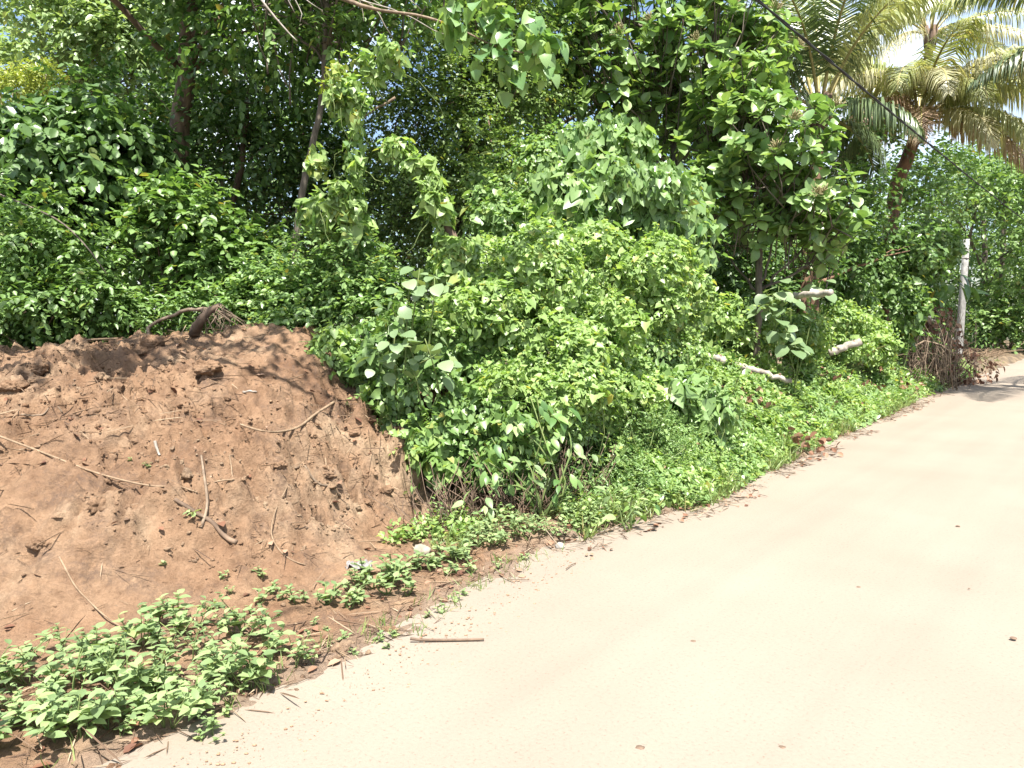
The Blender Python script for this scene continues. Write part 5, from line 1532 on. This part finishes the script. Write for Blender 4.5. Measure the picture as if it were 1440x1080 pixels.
# stalks and tall weeds that stand out of the low creeper
r_ = np.random.default_rng(160)
for k, (x, y, d, n_, h_) in enumerate([(960, 560, 8.4, 5, .55), (1030, 600, 8.3, 4, .4), (1100, 545, 9.6, 6, .6), (1050, 470, 11.2, 6, .7), (1140, 520, 11.2, 6, .6), (1210, 520, 13, 5, .6), (1010, 660, 7.3, 4, .35), (880, 470, 8.2, 5, .5), (760, 350, 8.6, 5, .6), (690, 400, 7.9, 5, .5), (1250, 515, 15, 5, .7), (1170, 580, 10.4, 4, .4)]):
    b = on_bank(x, y) if x > 940 else P(x, y, d)
    rt_ = thing("tall_weed", ["leafy stalks rising at the right shoulder of the heap foot", "short stalks above the feathery weed's right", "leafy stalks between the logs and the road", "tall stalks behind the short bent log", "stalks left of the tilted cut log", "stalks at the far low creeper before the brush", "low stalks at the road edge mid way", "stalks above the hollow on the heap's right", "shoots on top of the heap below the drooping creeper", "shoots on the heap beside the vine-wrapped stump", "farthest stalks near the brown brush", "stalks by the road near the curled dead leaves"][k], "weed", b)
    for j in range(n_):
        s0 = b + np.array([r_.normal(0, .16), r_.normal(0, .12), -.35]); e = s0 + np.array([r_.normal(0, .22), r_.normal(0, .15), .35 + h_ * r_.uniform(.5, 1.1)])
        pa = curve([s0, (s0 + e) / 2 + r_.normal(0, .04, 3), e], 8)
        tubes("stem", [(pa, np.linspace(.006, .003, 8))], M["green_stem"], rt_, 4)
        t_ = r_.uniform(.25, 1, 16); ii = (t_ * 7).astype(int); q_ = pa[ii]
        an = r_.uniform(0, 6.28, 16); u_ = np.c_[np.cos(an), np.sin(an), np.full(16, .15)]
        leaf_mesh("foliage", (q_, u_ + r_.normal(0, .2, (16, 3)), np.array([0, 0, 1.0]) + r_.normal(0, .3, (16, 3)), r_.uniform(.05, .11, 16) * (1.15 - .5 * t_)), "lance" if k % 2 else "oval", ["creeper", "creeper_cool", "heart"][k % 3], rt_, r_)
# dead leaf clusters lying in the low creeper
r_ = np.random.default_rng(150)
for k, (x, y, d) in enumerate([(1165, 528, 10.5), (1215, 545, 11.2), (1120, 618, 9.0), (1055, 565, 8.6), (1140, 635, 8.9), (1275, 545, 13.2)]):
    c_ = on_bank(x, y, .03); m = 26
    o = leaf_mesh("dead_leaves", (c_ + r_.normal(0, 1, (m, 3)) * [.16, .16, .05], r_.normal(0, 1, (m, 3)), r_.normal(0, .6, (m, 3)) + [0, 0, .6], r_.uniform(.05, .12, m)), "broad", "dead", None, r_)
    tag(o, ["brown dead leaves in the dark hollow right of the long log", "brown dead leaf pile where the bank thins out", "curled dead leaves at the road edge below the creeper", "dead leaves under the straight log", "big dry leaves at the road edge on the sand", "dead leaves near the far road edge"][k], "dead leaves", kind="stuff")
# pebbles and bits on the road
for k, (x, y) in enumerate([(1183, 738), (975, 902), (1425, 898), (1363, 828), (1100, 1052), (1347, 740), (1336, 566), (1207, 826), (900, 1052)]):
    v, f = ico(.006 + .004 * (k % 3), 2, 70 + k, (1.4, 1, .4), .4)
    c_ = G(x, y, .03)
    tag(obj("pebble", v + c_ + [0, 0, .003], f, M["bark"], None, smooth=True), "small dark pebble or bit of leaf lying on the dusty road", "pebble", "bits lying on the road")
r_, q = verge_points(900, -.02, .40, 5.7, 15, 146)
grass("grass", "uneven grass fringe where the low cover meets the road", q, r_, .17, 5)
r_, q = verge_points(2600, -.22, .5, 5.4, 17, 147)
n = len(q); q[:, 2] = np.maximum(q[:, 2], .02)
o = leaf_mesh("dry_stalks", (q + [0, 0, .015], np.c_[r_.normal(0, 1, (n, 2)), r_.normal(.08, .2, n)], np.c_[r_.normal(0, .5, (n, 2)), np.ones(n)], .05 + .2 * r_.random(n) ** 2), "stalk", "straw", None, r_)
tag(o, "dry stalks along the ragged edge of the road", "litter", kind="stuff")
r_, q = verge_points(350, -.3, .3, 5.2, 16, 148)
n = len(q); q[:, 2] = np.maximum(q[:, 2], .02)
o = leaf_mesh("leaf_litter", (q + [0, 0, .012], np.c_[r_.normal(0, 1, (n, 2)), r_.normal(0, .15, n)], np.c_[r_.normal(0, .35, (n, 2)), np.ones(n)], r_.uniform(.02, .07, n)), "oval", "dead", None, r_)
tag(o, "small fallen leaves along the edge of the road", "leaf litter", kind="stuff")
r_ = np.random.default_rng(170)
e_y = 2.4 + 14 * r_.random(2600) ** 1.6
e_s = np.abs(r_.normal(0, .22, 2600)) + (r_.random(2600) < .25) * r_.uniform(0, 1.8, 2600)
q = np.c_[np.interp(e_y, edge[:, 1], edge[:, 0]) + e_s * .78, e_y - e_s * .6, np.full(2600, .018)]
iv, if_ = ico(1, 1, 91, (1.3, 1, .6), .6)
sz = .0018 + .006 * r_.random(2600) ** 4
V = iv[None] * sz[:, None, None] + q[:, None]
tag(obj("grit", V.reshape(-1, 3), (if_[None] + (np.arange(2600) * len(iv))[:, None, None]).reshape(-1, 3), M["clod"], None), "fine grit and crumbs of soil spilled along the edge of the road", "grit", kind="stuff")
print("leaf triangles", COUNT[0], "objects", len(bpy.data.objects))
